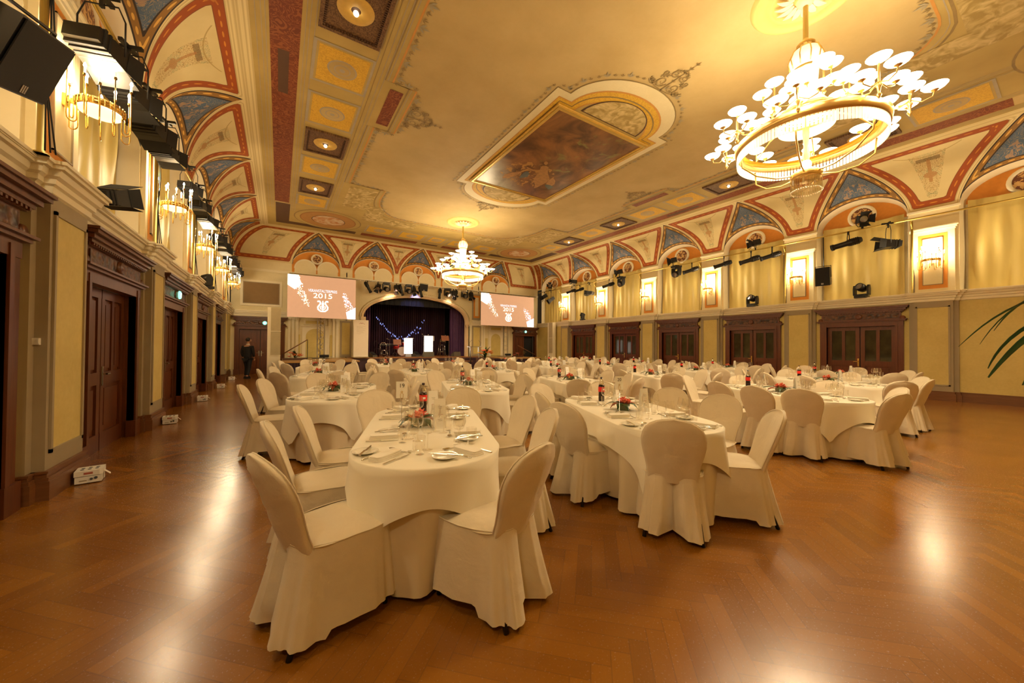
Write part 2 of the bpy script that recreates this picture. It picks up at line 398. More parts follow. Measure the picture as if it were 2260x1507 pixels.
# ------------------------------------------------------------------ side walls
MEDAL = None
n = NT('medallion_relief'); x, y, z = n.obj(); f = n.noise(9, detail=2, dist=1)
n.col(n.mix(f.gt(.5), (.16,.05,.02), (.62,.38,.14))); n.rough(.5); MEDAL = n.m
def arch_pts(c, w, h, z0, n=24): return [(c+w*math.cos(PI*i/n), z0+h*math.sin(PI*i/n)) for i in range(n+1)]
def side_wall(side):
    sg = 1 if side == 'left' else -1; X0 = XL if side == 'left' else XR
    def P(y, d, z): return (X0+sg*d, y, z)
    mb = MB(); Q = lambda a, b, c, d, m: mb.quad(a, b, c, d, m)
    REC = .30
    # lower wall plane with door openings (door bays 0.. ) : solid strips between doors and above
    dw, dh = .98, 2.24
    doors = [c for c in cy[:7]] if side == 'left' else [c for c in cy[2:7]]
    ys = [YF]+[v for c in doors for v in (c-dw, c+dw)]+[YB]
    for i in range(0, len(ys), 2): Q(P(ys[i],0,0), P(ys[i+1],0,0), P(ys[i+1],0,ZK-.15), P(ys[i],0,ZK-.15), YEL)
    for c in doors:
        Q(P(c-dw,0,dh), P(c+dw,0,dh), P(c+dw,0,ZK-.15), P(c-dw,0,ZK-.15), YEL)
        for e in (-dw, dw): Q(P(c+e,0,0), P(c+e,-.18,0), P(c+e,-.18,dh), P(c+e,0,dh), WOOD)
        Q(P(c-dw,0,dh), P(c+dw,0,dh), P(c+dw,-.18,dh), P(c-dw,-.18,dh), WOOD)
    # upper wall: strips beside the recesses and spandrel above arches
    W = W_A; cs = cy
    e0 = YF
    for c in cs:
        Q(P(e0,0,ZK-.15), P(c-W,0,ZK-.15), P(c-W,0,ZS), P(e0,0,ZS), PALE); e0 = min(c+W, YB)
        ar = arch_pts(c, W, Z_AR, ZS)
        top = [P(y_,0,z_) for y_, z_ in ar]
        inn = [P(c+(y_-c)*.93,-REC,ZS+(z_-ZS)*.90) for y_, z_ in ar]
        mb.grid([top, inn], WHITE_T)
        for e in (-1, 1):
            Q(P(c+e*W,0,ZK-.15), P(c+e*W*.93,-REC,ZK-.15), P(c+e*W*.93,-REC,ZS), P(c+e*W,0,ZS), WHITE_T)
        Q(P(c-W*.93,-REC,ZK-.15), P(c+W*.93,-REC,ZK-.15), P(c+W*.93,-REC,ZS), P(c-W*.93,-REC,ZS), PALE)
        mb.ngon([P(c+(y_-c)*.93,-REC,ZS+(z_-ZS)*.90) for y_, z_ in ar], ORANGE)
    # medallions
    for c in cs:
        mc = P(c,-REC+.01,ZS+.30); ax = (sg,0,0)
        mb.lathe([(0,.02),(.26,.02),(.26,.04),(.29,.06),(.34,.05),(.35,0)], WHITE_T, mc, 24, ax)
        mb.lathe([(0,.035),(.255,.03)], MEDAL, mc, 24, ax)
    # lower pilasters
    for y in PY:
        if side == 'right' and y < 0: continue
        a, b = y-.37, y+.37; f = .15
        for (h, dd, m_) in ((.46, .07, GREY), (.37, f, GREY)):
            mb.box(X0+sg*(dd-.001), X0-sg*.02, y-h, y+h, 0, ZK-.17, m_)
        # recessed yellow panel with frame moulding on the front
        fr = f+.018
        mb.box(X0+sg*f, X0+sg*(f+.004), a+.06, b-.06, .42, 2.58, YEL)
        for (ya, yb, za, zb) in ((a+.05,a+.085,.40,2.60),(b-.085,b-.05,.40,2.60),(a+.05,b-.05,.40,.435),(a+.05,b-.05,2.565,2.60)):
            mb.box(X0+sg*f, X0+sg*fr, ya, yb, za, zb, GREY)
    # upper pilasters with orange/white panels and caps
    for y in PY:
        mb.box(X0-.0*sg, X0+sg*.06, y-.40, y+.40, ZK-.02, 4.72, PALE)
        mb.box(X0, X0+sg*.068, y-.27, y+.27, 3.10, 4.62, ORANGE)
        mb.box(X0, X0+sg*.082, y-.175, y+.175, 3.22, 4.50, PALE)
        for e in (-.19, .175): mb.box(X0, X0+sg*.095, y+e, y+e+.015, 3.205, 4.515, GREY)
        for z_ in (3.205, 4.50): mb.box(X0, X0+sg*.095, y-.19, y+.19, z_, z_+.015, GREY)
        for k, (o_, za, zb) in enumerate(((.075,4.70,4.74),(.10,4.74,4.79),(.13,4.79,4.82),(.10,4.82,4.85))):
            mb.box(X0, X0+sg*o_, y-.40-(o_-.06), y+.40+(o_-.06), za, zb, WHITE_T)
        mb.box(X0, X0+sg*.03, y-.5, y+.5, ZS-.05, ZS+.01, WHITE_T)
    o = mb.build('wall_'+side); tag(o, kind='structure')
    # cornice that steps out over the pilasters
    prof = [(.0,2.72),(.03,2.74),(.03,2.80),(.055,2.815),(.055,2.86),(.085,2.88),(.10,2.93),(.13,2.935),(.13,2.965),(.15,2.97),(.15,3.0),(-.06,3.0)]
    path = [YF]
    pts = [(YF, -.05)]
    lst = [y for y in PY if not (side == 'right' and y < 0)]
    for y in lst: pts += [(y-.46,-.05),(y-.46,.02),(y-.37,.02),(y-.37,.09),(y+.37,.09),(y+.37,.02),(y+.46,.02),(y+.46,-.05)]
    pts += [(YB, -.05)]
    mb = MB(); grid = []
    def edge_dir(i): 
        return pts[i]
    for pz in prof:
        row = []
        for i, (y, d) in enumerate(pts):
            # offset outward: along d by profile, along y at the step corners
            off = pz[0]; dy = 0
            if 0 < i < len(pts)-1:
                k = (i-1) % 8
                dy = -off if k in (0,1,2,3) else off
            row.append((X0+sg*(d+off+.05), y+dy, pz[1]))
        grid.append(row)
    mb.grid(grid, WHITE_T, sm=False)
    tr = mb.build('trim_4' if side == 'left' else 'trim_5'); tag(tr, kind='structure'); fixn(tr)
    # ledge top
    mb2 = MB(); mb2.box(X0-sg*REC, X0+sg*.14, YF, YB, 2.96, 2.985, WHITE_T); l_ = mb2.build('cornice_ledge', tr)
    # baseboard
    mb = MB()
    def bb(y0, y1, d):
        for (o_, za, zb) in ((.045,0,.17),(.035,.17,.20),(.02,.20,.235),(.03,.235,.255)): mb.box(X0, X0+sg*(d+o_), y0-(o_ if d else 0), y1+(o_ if d else 0), za, zb, BASEW)
    for y in lst: bb(y-.46, y+.46, .07); bb(y-.37, y+.37, .15)
    ys2 = [YF]+[v for c in doors for v in (c-dw-.16, c+dw+.16)]+[YB]
    for i in range(0, len(ys2), 2): bb(ys2[i], ys2[i+1], 0)
    b_ = mb.build('baseboard_'+side); tag(b_, kind='structure')
    return doors
DL = side_wall('left'); DR = side_wall('right')
# ------------------------------------------------------------------ doors
n = NT('door_glass_dim_room'); x, y, z = n.obj(); f = n.noise(3, n.vec(x, y*1.5, z*1.2), 2)
n.col(n.mix(f, (.02,.016,.010), (.10,.085,.04))); n.rough(.06); n.b.inputs['Specular IOR Level'].default_value = .5; GLASSD = n.m
SIGN = mat('exit_sign_green', (.1,.6,.4), .5, emis=((.25,.95,.62), 1.6))
SIGNW = mat('exit_sign_white', (.9,1,.95), .5, emis=((.8,1,.9), 2.0))
def door(num, c, X0, sg, glass=False, sign=False, open_=False, along='y'):
    """c = centre along the wall; X0 wall plane; sg = direction into the room"""
    root = bpy.data.objects.new('door_%d' % num, None); COL.objects.link(root); tag(root, kind='structure')
    def B(mb, a, b, d0, d1, z0, z1, m):
        if along == 'y': mb.box(X0+sg*d0, X0+sg*d1, c+a, c+b, z0, z1, m)
        else: mb.box(c+a, c+b, X0+sg*d0, X0+sg*d1, z0, z1, m)
    W = WOOD2 if glass else WOOD
    mb = MB()
    for e in (-1, 1):
        a, b = sorted((e*.98, e*.80)); B(mb, a, b, -.02, .06, 0, 2.24, W); a, b = sorted((e*.86, e*.80)); B(mb, a, b, -.1, .08, 0, 2.20, W)
        a, b = sorted((e*1.0, e*.78)); B(mb, a, b, -.02, .085, 0, .24, W)
    B(mb, -.98, .98, -.05, .07, 2.10, 2.24, W)
    for (h, d, z0, z1) in ((1.03,.11,2.24,2.275),(1.06,.14,2.275,2.30),(.93,.07,2.30,2.50),(.97,.10,2.50,2.53),(1.0,.13,2.53,2.57),(1.04,.16,2.57,2.62),(1.08,.20,2.62,2.66),(1.10,.22,2.66,2.69)):
        B(mb, -h, h, -.01, d, z0, z1, W)
    B(mb, -.88, .88, .06, .085, 2.33, 2.47, CARVE)
    # dentils
    for k in range(30): B(mb, -.93+k*.064, -.93+k*.064+.03, .05, .125, 2.505, 2.535, W)
    # volutes and rosette
    for e in (-1, 1):
        cc = (X0+sg*.03, c+e*.96, 2.33) if along == 'y' else (c+e*.96, X0+sg*.03, 2.33)
        ax = (sg,0,0) if along == 'y' else (0,sg,0)
        mb.lathe([(0,.06),(.05,.06),(.06,.04),(.06,0)], W, cc, 14, ax)
    cc = (X0+sg*.08, c, 2.40) if along == 'y' else (c, X0+sg*.08, 2.40)
    mb.lathe([(0,.03),(.03,.05),(.05,.03),(.075,.04),(.085,0)], W, cc, 18, (sg,0,0) if along == 'y' else (0,sg,0))
    mb.build('door_frame', root)
    for e in (-1, 1):
        if open_ and e == 1:
            mb = MB(); B(mb, .02, .79, -.9, -.16, 0, 2.1, BLACKM); mb.build('painted_doorway_dark', root); continue  # matt black block painted in for the darkness behind the open leaf
        a, b = sorted((e*.012, e*.80)); mb = MB()
        B(mb, a, b, -.14, -.10, .0, 2.10, W)
        # stiles and rails
        B(mb, a, a+.10, -.10, -.07, 0, 2.10, W); B(mb, b-.10, b, -.10, -.07, 0, 2.10, W)
        mid = (a+b)/2; B(mb, mid-.04, mid+.04, -.10, -.072, .95, 2.0, W)
        for z0, z1 in ((0,.22),(.86,1.02),(1.98,2.10)): B(mb, a, b, -.10, -.068, z0, z1, W)
        B(mb, a+.16, b-.16, -.10, -.08, .30, .80, W)
        leaf = mb.build('door_leaf', root)
        for q in (-1, 1):
            p0, p1 = (a+.10, mid-.04) if q < 0 else (mid+.04, b-.10)
            mb = MB()
            if glass: B(mb, p0, p1, -.10, -.095, 1.02, 1.98, GLASSD); mb.build('pane', leaf)
            else:
                B(mb, p0+.03, p1-.03, -.10, -.083, 1.06, 1.94, W); B(mb, p0+.05, p1-.05, -.09, -.077, 1.09, 1.91, W); mb.build('raised_panel', leaf)
    mb = MB(); MH = BRASS if glass else STEEL
    B(mb, .03, .065, -.07, -.06, .84, 1.09, MH); B(mb, .038, .057, -.06, -.015, .985, 1.0, MH); B(mb, .038, .15, -.03, -.015, .984, 1.002, MH)
    if not glass and along == 'x': B(mb, -.065, -.03, -.07, -.06, .84, 1.09, MH); B(mb, -.15, -.038, -.03, -.015, .984, 1.002, MH)
    mb.build('door_handle', root)
    return root
nd = 1
for c in DL: door(nd, c, XL, 1); nd += 1
for c in DR: door(nd, c, XR, -1, glass=True); nd += 1
# ------------------------------------------------------------------ floor, front wall
mb = MB(); mb.box(XL-.5, XR+.5, YF-.1, YB+4.5, -.12, 0, FLOOR); tag(mb.build('floor'), kind='structure')
mb = MB(); mb.box(XL-.4, XR+.4, YF-.2, YF, 0, 7.2, YEL); tag(mb.build('wall_front'), kind='structure')
# ------------------------------------------------------------------ flat ceiling with its painted decoration
n = NT('painted_ceiling_field'); f = n.noise(.5, detail=6, rough=.65); g = n.noise(3, detail=4)
c = n.mix((f-.3)*2.2, (.44,.315,.115), (.64,.49,.23)); c = n.mix(g*.35, c, (.52,.38,.17)); n.col(c); n.rough(.7); FIELD = n.m
n = NT('ochre_ceiling_border'); f = n.noise(1.5, detail=5); n.col(n.mix(f, (.38,.27,.075), (.58,.43,.15))); n.rough(.7); BORD = n.m
n = NT('red_scroll_band'); x, y, z = n.obj(); q = n.noise(2.6, n.vec(x, y), 2, 2.6); li = (q.near(.5,.03)+q.near(.62,.02)+q.near(.38,.02)).min(1)
n.col(n.mix(li*.7, n.mix(n.noise(1), (.125,.019,.004), (.20,.034,.008)), (.34,.11,.03))); n.rough(.65); SCROLL = n.m
n = NT('yellow_damask_panel'); x, y, z = n.obj(); q = n.noise(9, n.vec(x, y), 2, 2); n.col(n.mix(q.near(.5,.05)*.6, (.74,.46,.045), (.56,.30,.03))); n.rough(.65); DAM = n.m
n = NT('grey_green_relief'); x, y, z = n.obj(); q = n.noise(3.5, n.vec(x, y), 3, 1.6)
n.col(n.mix((q-.4)*4, (.38,.27,.08), (.66,.52,.24))); n.rough(.7); RELIEF = n.m
LEAF = mat('painted_olive_leaf', (.29,.20,.075), .7, var=.2)
LEAFG = mat('painted_grey_scroll', (.38,.33,.22), .7, var=.2)
LINEO = mat('orange_line_paint', (.62,.30,.07), .7); LILAC = mat('lilac_grey_paint', (.42,.36,.27), .7)
mb = MB(); cnt = [0]
X0c, X1c, Y1c = XL+D_-.02, XR-D_+.02, YB-DB_+.02
mb.box(X0c, X1c, YF, Y1c, ZC, ZC+.1, FIELD)
def rect(x0, x1, y0, y1, m, lay=1):
    z = ZC-.0025*lay; x0, x1 = sorted((x0, x1)); y0, y1 = sorted((y0, y1)); mb.quad((x0,y0,z),(x0,y1,z),(x1,y1,z),(x1,y0,z), m)
def poly(pts, m, lay=1, cx=None):
    z = ZC-.0025*lay; mb.ngon([(p[0], p[1], z) for p in pts], m)
YM = 8.62
def mirrors(f):
    """draw a border feature on both long sides and both ends of the room"""
    for sx in (1, -1):
        for sy in (1, -1): f(lambda p: (XM+sx*(p[0]-XM), YM+sy*(p[1]-YM)))
def ribbon(pts, w_, m, lay):
    z = ZC-.0025*lay; P = [Vector((p[0], p[1], 0)) for p in pts]; L = []; R = []
    for i, p in enumerate(P):
        t = (P[min(i+1, len(P)-1)]-P[max(i-1, 0)]).normalized(); nn = Vector((-t.y, t.x, 0)); ww = w_(i/(len(P)-1)) if callable(w_) else w_
        L.append((p.x+nn.x*ww, p.y+nn.y*ww, z)); R.append((p.x-nn.x*ww, p.y-nn.y*ww, z))
    mb.grid([L, R], m, sm=False)
# quarter outline of the inner field (x from the left wall side, y towards the stage)
arc_c = [(3.13+1.30*math.sin(a)*1.0, 16.0-1.0-.0+1.0*(1-math.cos(a))-.0) for a in [PI/2*i/10 for i in range(11)]]
QO = [(2.42, YM), (2.42, 9.54), (1.92, 9.54), (1.92, 13.30), (3.10, 13.30)]+[(3.10+1.35*(1-math.cos(a)), 13.9+2.1*math.sin(a)) for a in [PI/2*i/10 for i in range(11)]]+[(XM, 16.0)]
def outer(map_):
    # ochre border between the field outline and the coffer band
    seg = QO
    P = [map_(p) for p in seg]; inner_x = 1.62
    corner = [map_(p) for p in ((XM, 17.35), (inner_x, 17.35), (inner_x, YM))]
    # fill as strips (convex pieces)
    def fr(x0, y0, x1, y1, m, lay): 
        a, b = map_((x0, y0)), map_((x1, y1)); rect(a[0], b[0], a[1], b[1], m, lay)
    fr(1.55, YM, 2.42, 9.54, BORD, 1); fr(1.55, 9.54, 1.92, 13.30, BORD, 1); fr(1.55, 13.30, 3.10, 17.4, BORD, 1); fr(3.10, 16.0, XM, 17.4, BORD, 1)
    a5 = [map_(p) for p in QO[5:16]]+[map_((3.10, 16.0))]; poly(a5 if True else a5, BORD, 1)
    for off, wd, m in ((0, .018, LINEO), (-.10, .008, LILAC), (-.16, .02, LEAF)):
        pts = [map_((p[0]+off*(1 if i < 15 else 0), p[1]-off*(1 if i > 4 else 0))) for i, p in enumerate(QO)]
        ribbon(pts, wd, m, 2)
    # cream relief panels in the corner
    fr(1.98, 13.5, 2.9, 15.6, RELIEF, 3); fr(2.9, 15.0, 3.6, 16.9, RELIEF, 4); fr(3.6, 16.2, 5.2, 17.0, RELIEF, 3)
    fr(1.92, 7.98 if False else YM, 2.2, 9.33, SCROLL, 3)
    # flat edge moulding, red band, moulding, coffer strip
    fr(X0c, YM, -.22, Y1c, BORD, 1); fr(-.22, YM, .24, 16.45, SCROLL, 2); fr(-.10, YM, .08, 9.30, DARKP, 3); fr(-.20, 16.6, .28, 19.3, DARKP, 2)
    fr(.24, YM, 1.55, 17.4, BORD, 1); fr(.24, 17.4, XM, 18.75, BORD, 1)
    fr(-.22, 18.75, XM, Y1c, BORD, 1); fr(.28, 18.88, 3.05, 19.28, DARKP, 2); fr(3.3, 18.85, XM-.7, 19.27, SCROLL, 2); fr(XM-.45, 18.95, XM, 19.15, DARKP, 3)
    for xx in (-.42, -.34, -.28, .30, .36, .44, 1.50, 1.57, 1.66, 1.74): fr(xx, YM, xx+.012, 17.3, LEAF if int(xx*100) % 2 else LILAC, 3)
    for yy in (18.62, 18.70, 17.38, 17.30, 17.2, 19.34, 19.4, 19.5, 19.6): fr(3.0, yy, XM, yy+.012, LEAF, 3)
    # medallion ovals in the corner
    for r_, m, l in ((1.32, LEAF, 3), (1.28, BORD, 4), (1.10, ORANGEB, 5), (1.06, ORANGEB2, 6), (.66, DARKP, 7), (.63, MEDP, 8)):
        poly([map_((1.75+r_*1.0*math.cos(a), 17.83+r_*.98*math.sin(a))) for a in [2*PI*i/40 for i in range(40)]], m, l)
n = NT('painted_medallion_scene'); x, y, z = n.obj(); f = n.noise(3, n.vec(x, y), 3, 1)
n.col(n.mix((f-.45)*6, (.66,.52,.34), (.52,.22,.07))); n.rough(.7); MEDP = n.m
ORANGEB = mat('brown_medallion_ring', (.34,.15,.04), .7); ORANGEB2 = mat('umber_medallion_ring', (.46,.24,.07), .7)
mirrors(outer)
# coffers
def yellow(x0, x1, y0, y1, inset=.05):
    rect(x0-.09, x1+.09, y0-.09, y1+.09, LILAC, 4); rect(x0-.04, x1+.04, y0-.04, y1+.04, BORD, 5); rect(x0, x1, y0, y1, DAM, 6)
    cx_, cy_ = (x0+x1)/2, (y0+y1)/2
    for r_, m, l in ((.27, LILAC, 7), (.24, FIELD, 8), (.15, LILAC, 9), (.13, FIELD, 10), (.05, LILAC, 11)):
        poly([(cx_+r_*math.cos(a), cy_+r_*math.sin(a)) for a in [2*PI*i/28 for i in range(28)]], m, l)
def bars(x0, x1, y0, y1): rect(x0, x1, y0, y1, LEAF, 4)
SEQ_Y = [(1.0,2.1,'y'),(2.45,3.6,'d'),(4.1,5.2,'y'),(5.75,6.92,'d'),(7.38,8.40,'y'),(8.96,10.08,'y'),(10.48,11.6,'d'),(12.1,13.2,'y'),(13.72,14.9,'d'),(15.35,16.25,'y')]
LIGHTS = []
for (a, b, k) in SEQ_Y:
    for x0, x1, sd in ((.54, 1.42, 'left'), (2*XM-1.42, 2*XM-.54, 'right')):
        (yellow(x0, x1, a, b) if k == 'y' else LIGHTS.append((x0, x1, a, b, sd)))
for (a, b, k) in ((3.42,4.50,'y'),(4.95,6.05,'y'),(6.45,7.15,'y'),(7.55,8.6,'y'),(9.05,10.15,'y')): yellow(a, b, 17.58, 18.45)
# leaf fringe along the field outline
def leafp(x, y, an, s, m=LEAF, lay=5):
    for da in (-.75, 0, .75):
        a = an+da; L = s*(1 if da == 0 else .75); w_ = s*.13
        p = [(x, y), (x+math.cos(a)*L*.5-math.sin(a)*w_, y+math.sin(a)*L*.5+math.cos(a)*w_), (x+math.cos(a)*L, y+math.sin(a)*L), (x+math.cos(a)*L*.5+math.sin(a)*w_, y+math.sin(a)*L*.5-math.cos(a)*w_)]
        poly(p, m, lay)
def fringe(P, inward, step=.16, s=.14, m=LEAF):
    acc = 0; k = 0
    for (a, b) in zip(P[:-1], P[1:]):
        L = math.hypot(b[0]-a[0], b[1]-a[1]); t = -acc
        if L < 1e-6: continue
        nx, ny = -(b[1]-a[1])/L*inward, (b[0]-a[0])/L*inward; an = math.atan2(ny, nx)
        d = step-acc
        while d < L:
            x, y = a[0]+(b[0]-a[0])*d/L, a[1]+(b[1]-a[1])*d/L; ss = s*(1.35 if k % 3 == 0 else .8)
            leafp(x+nx*.035, y+ny*.035, an, ss, LEAFG if k % 3 == 0 else m); k += 1; d += step
        acc = (acc+L) % step
def fr2(map_):
    P = [map_(p) for p in QO]; a = map_((0, 0)); b = map_((1, 0)); c_ = map_((0, 1))
    sgn = (b[0]-a[0])*(c_[1]-a[1]); fringe(P, -1 if sgn > 0 else 1)
mirrors(fr2)
def spiral(cx, cy, r, a0, turns, dirn, w_=.014, m=LEAF, lay=6):
    P = []
    for i in range(26):
        f = i/25; a = a0+dirn*turns*2*PI*f; rr = r*(1-f*.85); P.append((cx+rr*math.cos(a), cy+rr*math.sin(a)))
    ribbon(P, lambda t: w_*(1-.5*t), m, lay)
def scroll_tip(ox, oy, ang, s=1.0):
    """mirrored acanthus scrolls rising from (ox, oy) along ang"""
    ca, sa = math.cos(ang), math.sin(ang)
    def Wp(u, v): return (ox+ca*v*s-sa*u*s, oy+sa*v*s+ca*u*s)
    ribbon([Wp(0, v*.1) for v in range(10)], lambda t: .016*(1-.6*t), LEAF, 6)
    for e in (-1, 1):
        for (u, v, r) in ((.20,.20,.15),(.14,.50,.10),(.40,.12,.09),(.32,.42,.07)):
            c_ = Wp(e*u, v); spiral(c_[0], c_[1], r*s, ang-e*PI/2 if e > 0 else ang+PI/2, 1.5, -e)
        ribbon([Wp(e*.5*math.sin(t*PI/2)*(1), .02+.18*t*t) for t in [i/8 for i in range(9)]], .012, LEAF, 6)
        for q in range(7):
            c_ = Wp(e*(.08+.06*q), .05+.05*(q % 3)+.55*(1-q/7)); leafp(c_[0], c_[1], ang-e*(.5+.2*q), .11*s)
    for q in range(5):
        c_ = Wp(0, .3+.14*q); leafp(c_[0], c_[1], ang, .12*s)
for sx in (1, -1):
    scroll_tip(XM+sx*(2.47-XM), YM, 0 if sx > 0 else PI, .95)
# ceiling painting surround
pcx, pcy = 6.74, 8.52
hx, hy, r1 = 1.64, 2.38, 1.28
def outline(o):
    P = []
    R = r1+o
    for s_ in (1, -1):
        th = math.asin(min(1, (hy+o-hy+.0)/R)) if False else 0
        yb = s_*(hy+o*1.0)
        # corner -> step to arch -> arch -> step -> corner
        P.append((s_*(hx+o), yb)); P.append((s_*R*1.0, yb))
        for i in range(1, 20):
            a = PI*i/20; P.append((s_*R*math.cos(a), yb+s_*(R*.72)*math.sin(a)))
        P.append((-s_*R, yb)); P.append((-s_*(hx+o), yb))
    return [(pcx+x, pcy+y) for x, y in P]
OL = outline
def filled(o, m, lay):
    # rectangle + two half ellipses
    rect(pcx-hx-o, pcx+hx+o, pcy-hy-o, pcy+hy+o, m, lay); R = r1+o-.0
    for s_ in (1, -1): poly([(pcx+R*math.cos(PI*i/24), pcy+s_*(hy+o+(R*.72-.0)*math.sin(PI*i/24))) for i in range(25)], m, lay)
filled(.24, LEAF, 3); filled(.225, CREAM, 4); filled(.04, LINEO, 5); filled(.015, DAM, 6); filled(-.06, LEAF, 7); filled(-.08, DAM, 8); filled(-.17, LINEO, 9); filled(-.19, BORD, 10)
fp = OL(.27); fringe(fp+[fp[0]], -1, .15, .11)
for s_ in (1, -1): scroll_tip(pcx, pcy+s_*(hy+.24+(r1+.24)*.72), s_*PI/2, .95)
for s_ in (1, -1):
    R = .96
    for rr, m, l in ((1.0, DARKP, 12), (.94, RELIEF, 13)): poly([(pcx+R*rr*math.cos(PI*i/24), pcy+s_*(hy-.06+R*.84*rr*math.sin(PI*i/24)+(1-rr)*.5)) for i in range(25)], m, l)
ceil = mb.build('ceiling'); tag(ceil, kind='structure')
# the painting itself: a framed canvas, a plain generic woodland scene
n = NT('woodland_scene_canvas'); x, y, z = n.obj(); f = n.noise(1.1, n.vec(x, y), 5, 1.2, .6); g = n.noise(2.6, n.vec(x, y, 5), 4, .8)
c = n.mix((f-.35)*3, (.085,.036,.014), (.34,.15,.045)); c = n.mix(((g-.55)*5)*x.gt(-.4)*y.lt(.3), c, (.24,.26,.07)); c = n.mix(((x*-1)+y-1.5)*1.2*(f*1.5), c, (.40,.40,.34))
fl = n.noise(6, n.vec(x*1.0, y*.8, 2), 4, 1); c = n.mix(fl.gt(.56)*.8*((x+.2)*(x+.2)+(y-.9)*(y-.9)*1.3).lt(.8), c, (.50,.27,.06))
n.col(c); n.rough(.28); CANV = n.m
SKINP = mat('painted_warm_figure', (.40,.21,.065), .3, var=.5, scale=9); BLUEP = mat('painted_blue_drapery', (.10,.13,.13), .3, var=.3)
t = thing('ceiling_painting', 'large rectangular woodland painting in gilt frame on the ceiling between the two chandeliers', 'painting', (pcx, pcy-.0, ZC-.04))
mb = MB(); mb.box(-1.42, 1.42, -2.12, 2.12, -.012, 0, CANV); mb.build('canvas', t)
mb = MB()
for (o_, w_, z_) in ((.0,.05,-.03),(.05,.05,-.05),(.10,.04,-.03)):
    a, b = 1.42+o_, 2.12+o_
    for q in ((-a-w_,-a,-b-w_,b+w_),(a,a+w_,-b-w_,b+w_),(-a,a,-b-w_,-b),(-a,a,b,b+w_)): mb.box(q[0],q[1],q[2],q[3],z_,0,BRASS2 if o_ == .05 else GOLDP)
mb.build('gilt_frame', t)
def blob(mbb, pts, w0, m, z=-.016):
    P = [Vector((p[0], p[1], 0)) for p in pts]; L, R = [], []
    for i, p in enumerate(P):
        tt = (P[min(i+1, len(P)-1)]-P[max(i-1, 0)]).normalized(); nn = Vector((-tt.y, tt.x, 0)); w_ = pts[i][2]
        L.append((p.x+nn.x*w_, p.y+nn.y*w_, z)); R.append((p.x-nn.x*w_, p.y-nn.y*w_, z))
    mbb.grid([L, R], m, sm=False)
mb = MB()
blob(mb, [(.55,1.55,.02),(.5,1.3,.1),(.42,1.05,.22),(.3,.8,.24),(.15,.55,.16),(.05,.38,.13),(-.05,.2,.12),(-.1,.12,.04)], 0, SKINP)
blob(mb, [(-.12,.06,.02),(-.16,.0,.06),(-.2,-.06,.055),(-.24,-.1,.01)], 0, SKINP, -.017)
blob(mb, [(.05,.4,.05),(-.25,.55,.045),(-.5,.5,.03)], 0, SKINP, -.017)
blob(mb, [(-.75,1.5,.03),(-.7,1.3,.12),(-.6,1.1,.14),(-.55,.95,.08),(-.5,.86,.05)], 0, SKINP, -.017)
blob(mb, [(.9,1.2,.03),(.8,1.0,.14),(.7,.8,.12),(.62,.66,.05)], 0, SKINP, -.017)
blob(mb, [(1.0,1.35,.03),(.95,1.2,.12),(.8,1.15,.1),(.7,1.1,.02)], 0, BLUEP, -.018)
blob(mb, [(-.3,1.2,.02),(-.25,1.0,.12),(-.3,.8,.1),(-.35,.7,.02)], 0, BLUEP, -.018)
mb.build('painted_figures', t)
# recessed ceiling lamps in the dark coffers
BULB = mat('lit_globe_bulb', (1,.92,.75), .4, emis=((1,.86,.6), 2.2))
n = NT('dark_coffer_ornament'); x, y, z = n.obj(); q = n.noise(14, n.vec(x, y), 2, 2); n.col(n.mix(q.near(.5,.06)*.7, (.085,.036,.014), (.24,.13,.05))); n.rough(.6); COFF = n.m
def coffer():
    t = thing('ceiling_light', '', 'ceiling light', (0,0,ZC)); mb = MB()
    mb.box(-.44,.44,-.56,.56,-.025,-.001,COFF)
    for q in ((-.50,-.44,-.62,.62),(.44,.50,-.62,.62),(-.44,.44,-.62,-.56),(-.44,.44,.56,.62)): mb.box(*q,-.055,0,COFF)
    for k in range(24):
        yy = -.55+k*.046; mb.box(-.44,-.40,yy,yy+.024,-.045,-.02,DARKP); mb.box(.40,.44,yy,yy+.024,-.045,-.02,DARKP)
    for k in range(19):
        xx = -.42+k*.046; mb.box(xx,xx+.024,-.56,-.52,-.045,-.02,DARKP); mb.box(xx,xx+.024,.52,.56,-.045,-.02,DARKP)
    mb.build('coffer_frame', t)
    mb = MB(); pr = []
    mb.lathe([(.075,-.03),(.10,-.05),(.20,-.055),(.27,-.045),(.29,-.02)], GOLDP, (0,0,0), 28)
    mb.lathe([(0,-.035),(.075,-.03)], DARKP, (0,0,0), 20); mb.build('rosette', t)
    mb = MB(); mb.sphere((0,0,-.075), .045, BULB, 12); mb.build('bulb', t)
    return t
cof = coffer(); used = []
rank = {'left': 0, 'right': 0}
names = ['nearest the camera', 'second from the camera', 'third from the camera', 'farthest towards the stage']
for (x0, x1, a, b, sd) in LIGHTS:
    place(cof, used, ((x0+x1)/2, (a+b)/2, ZC), 0, 'dark brown coffer lamp in the %s ceiling border, %s' % (sd, names[rank[sd]]), 'coffer lamps in the ceiling border'); rank[sd] += 1
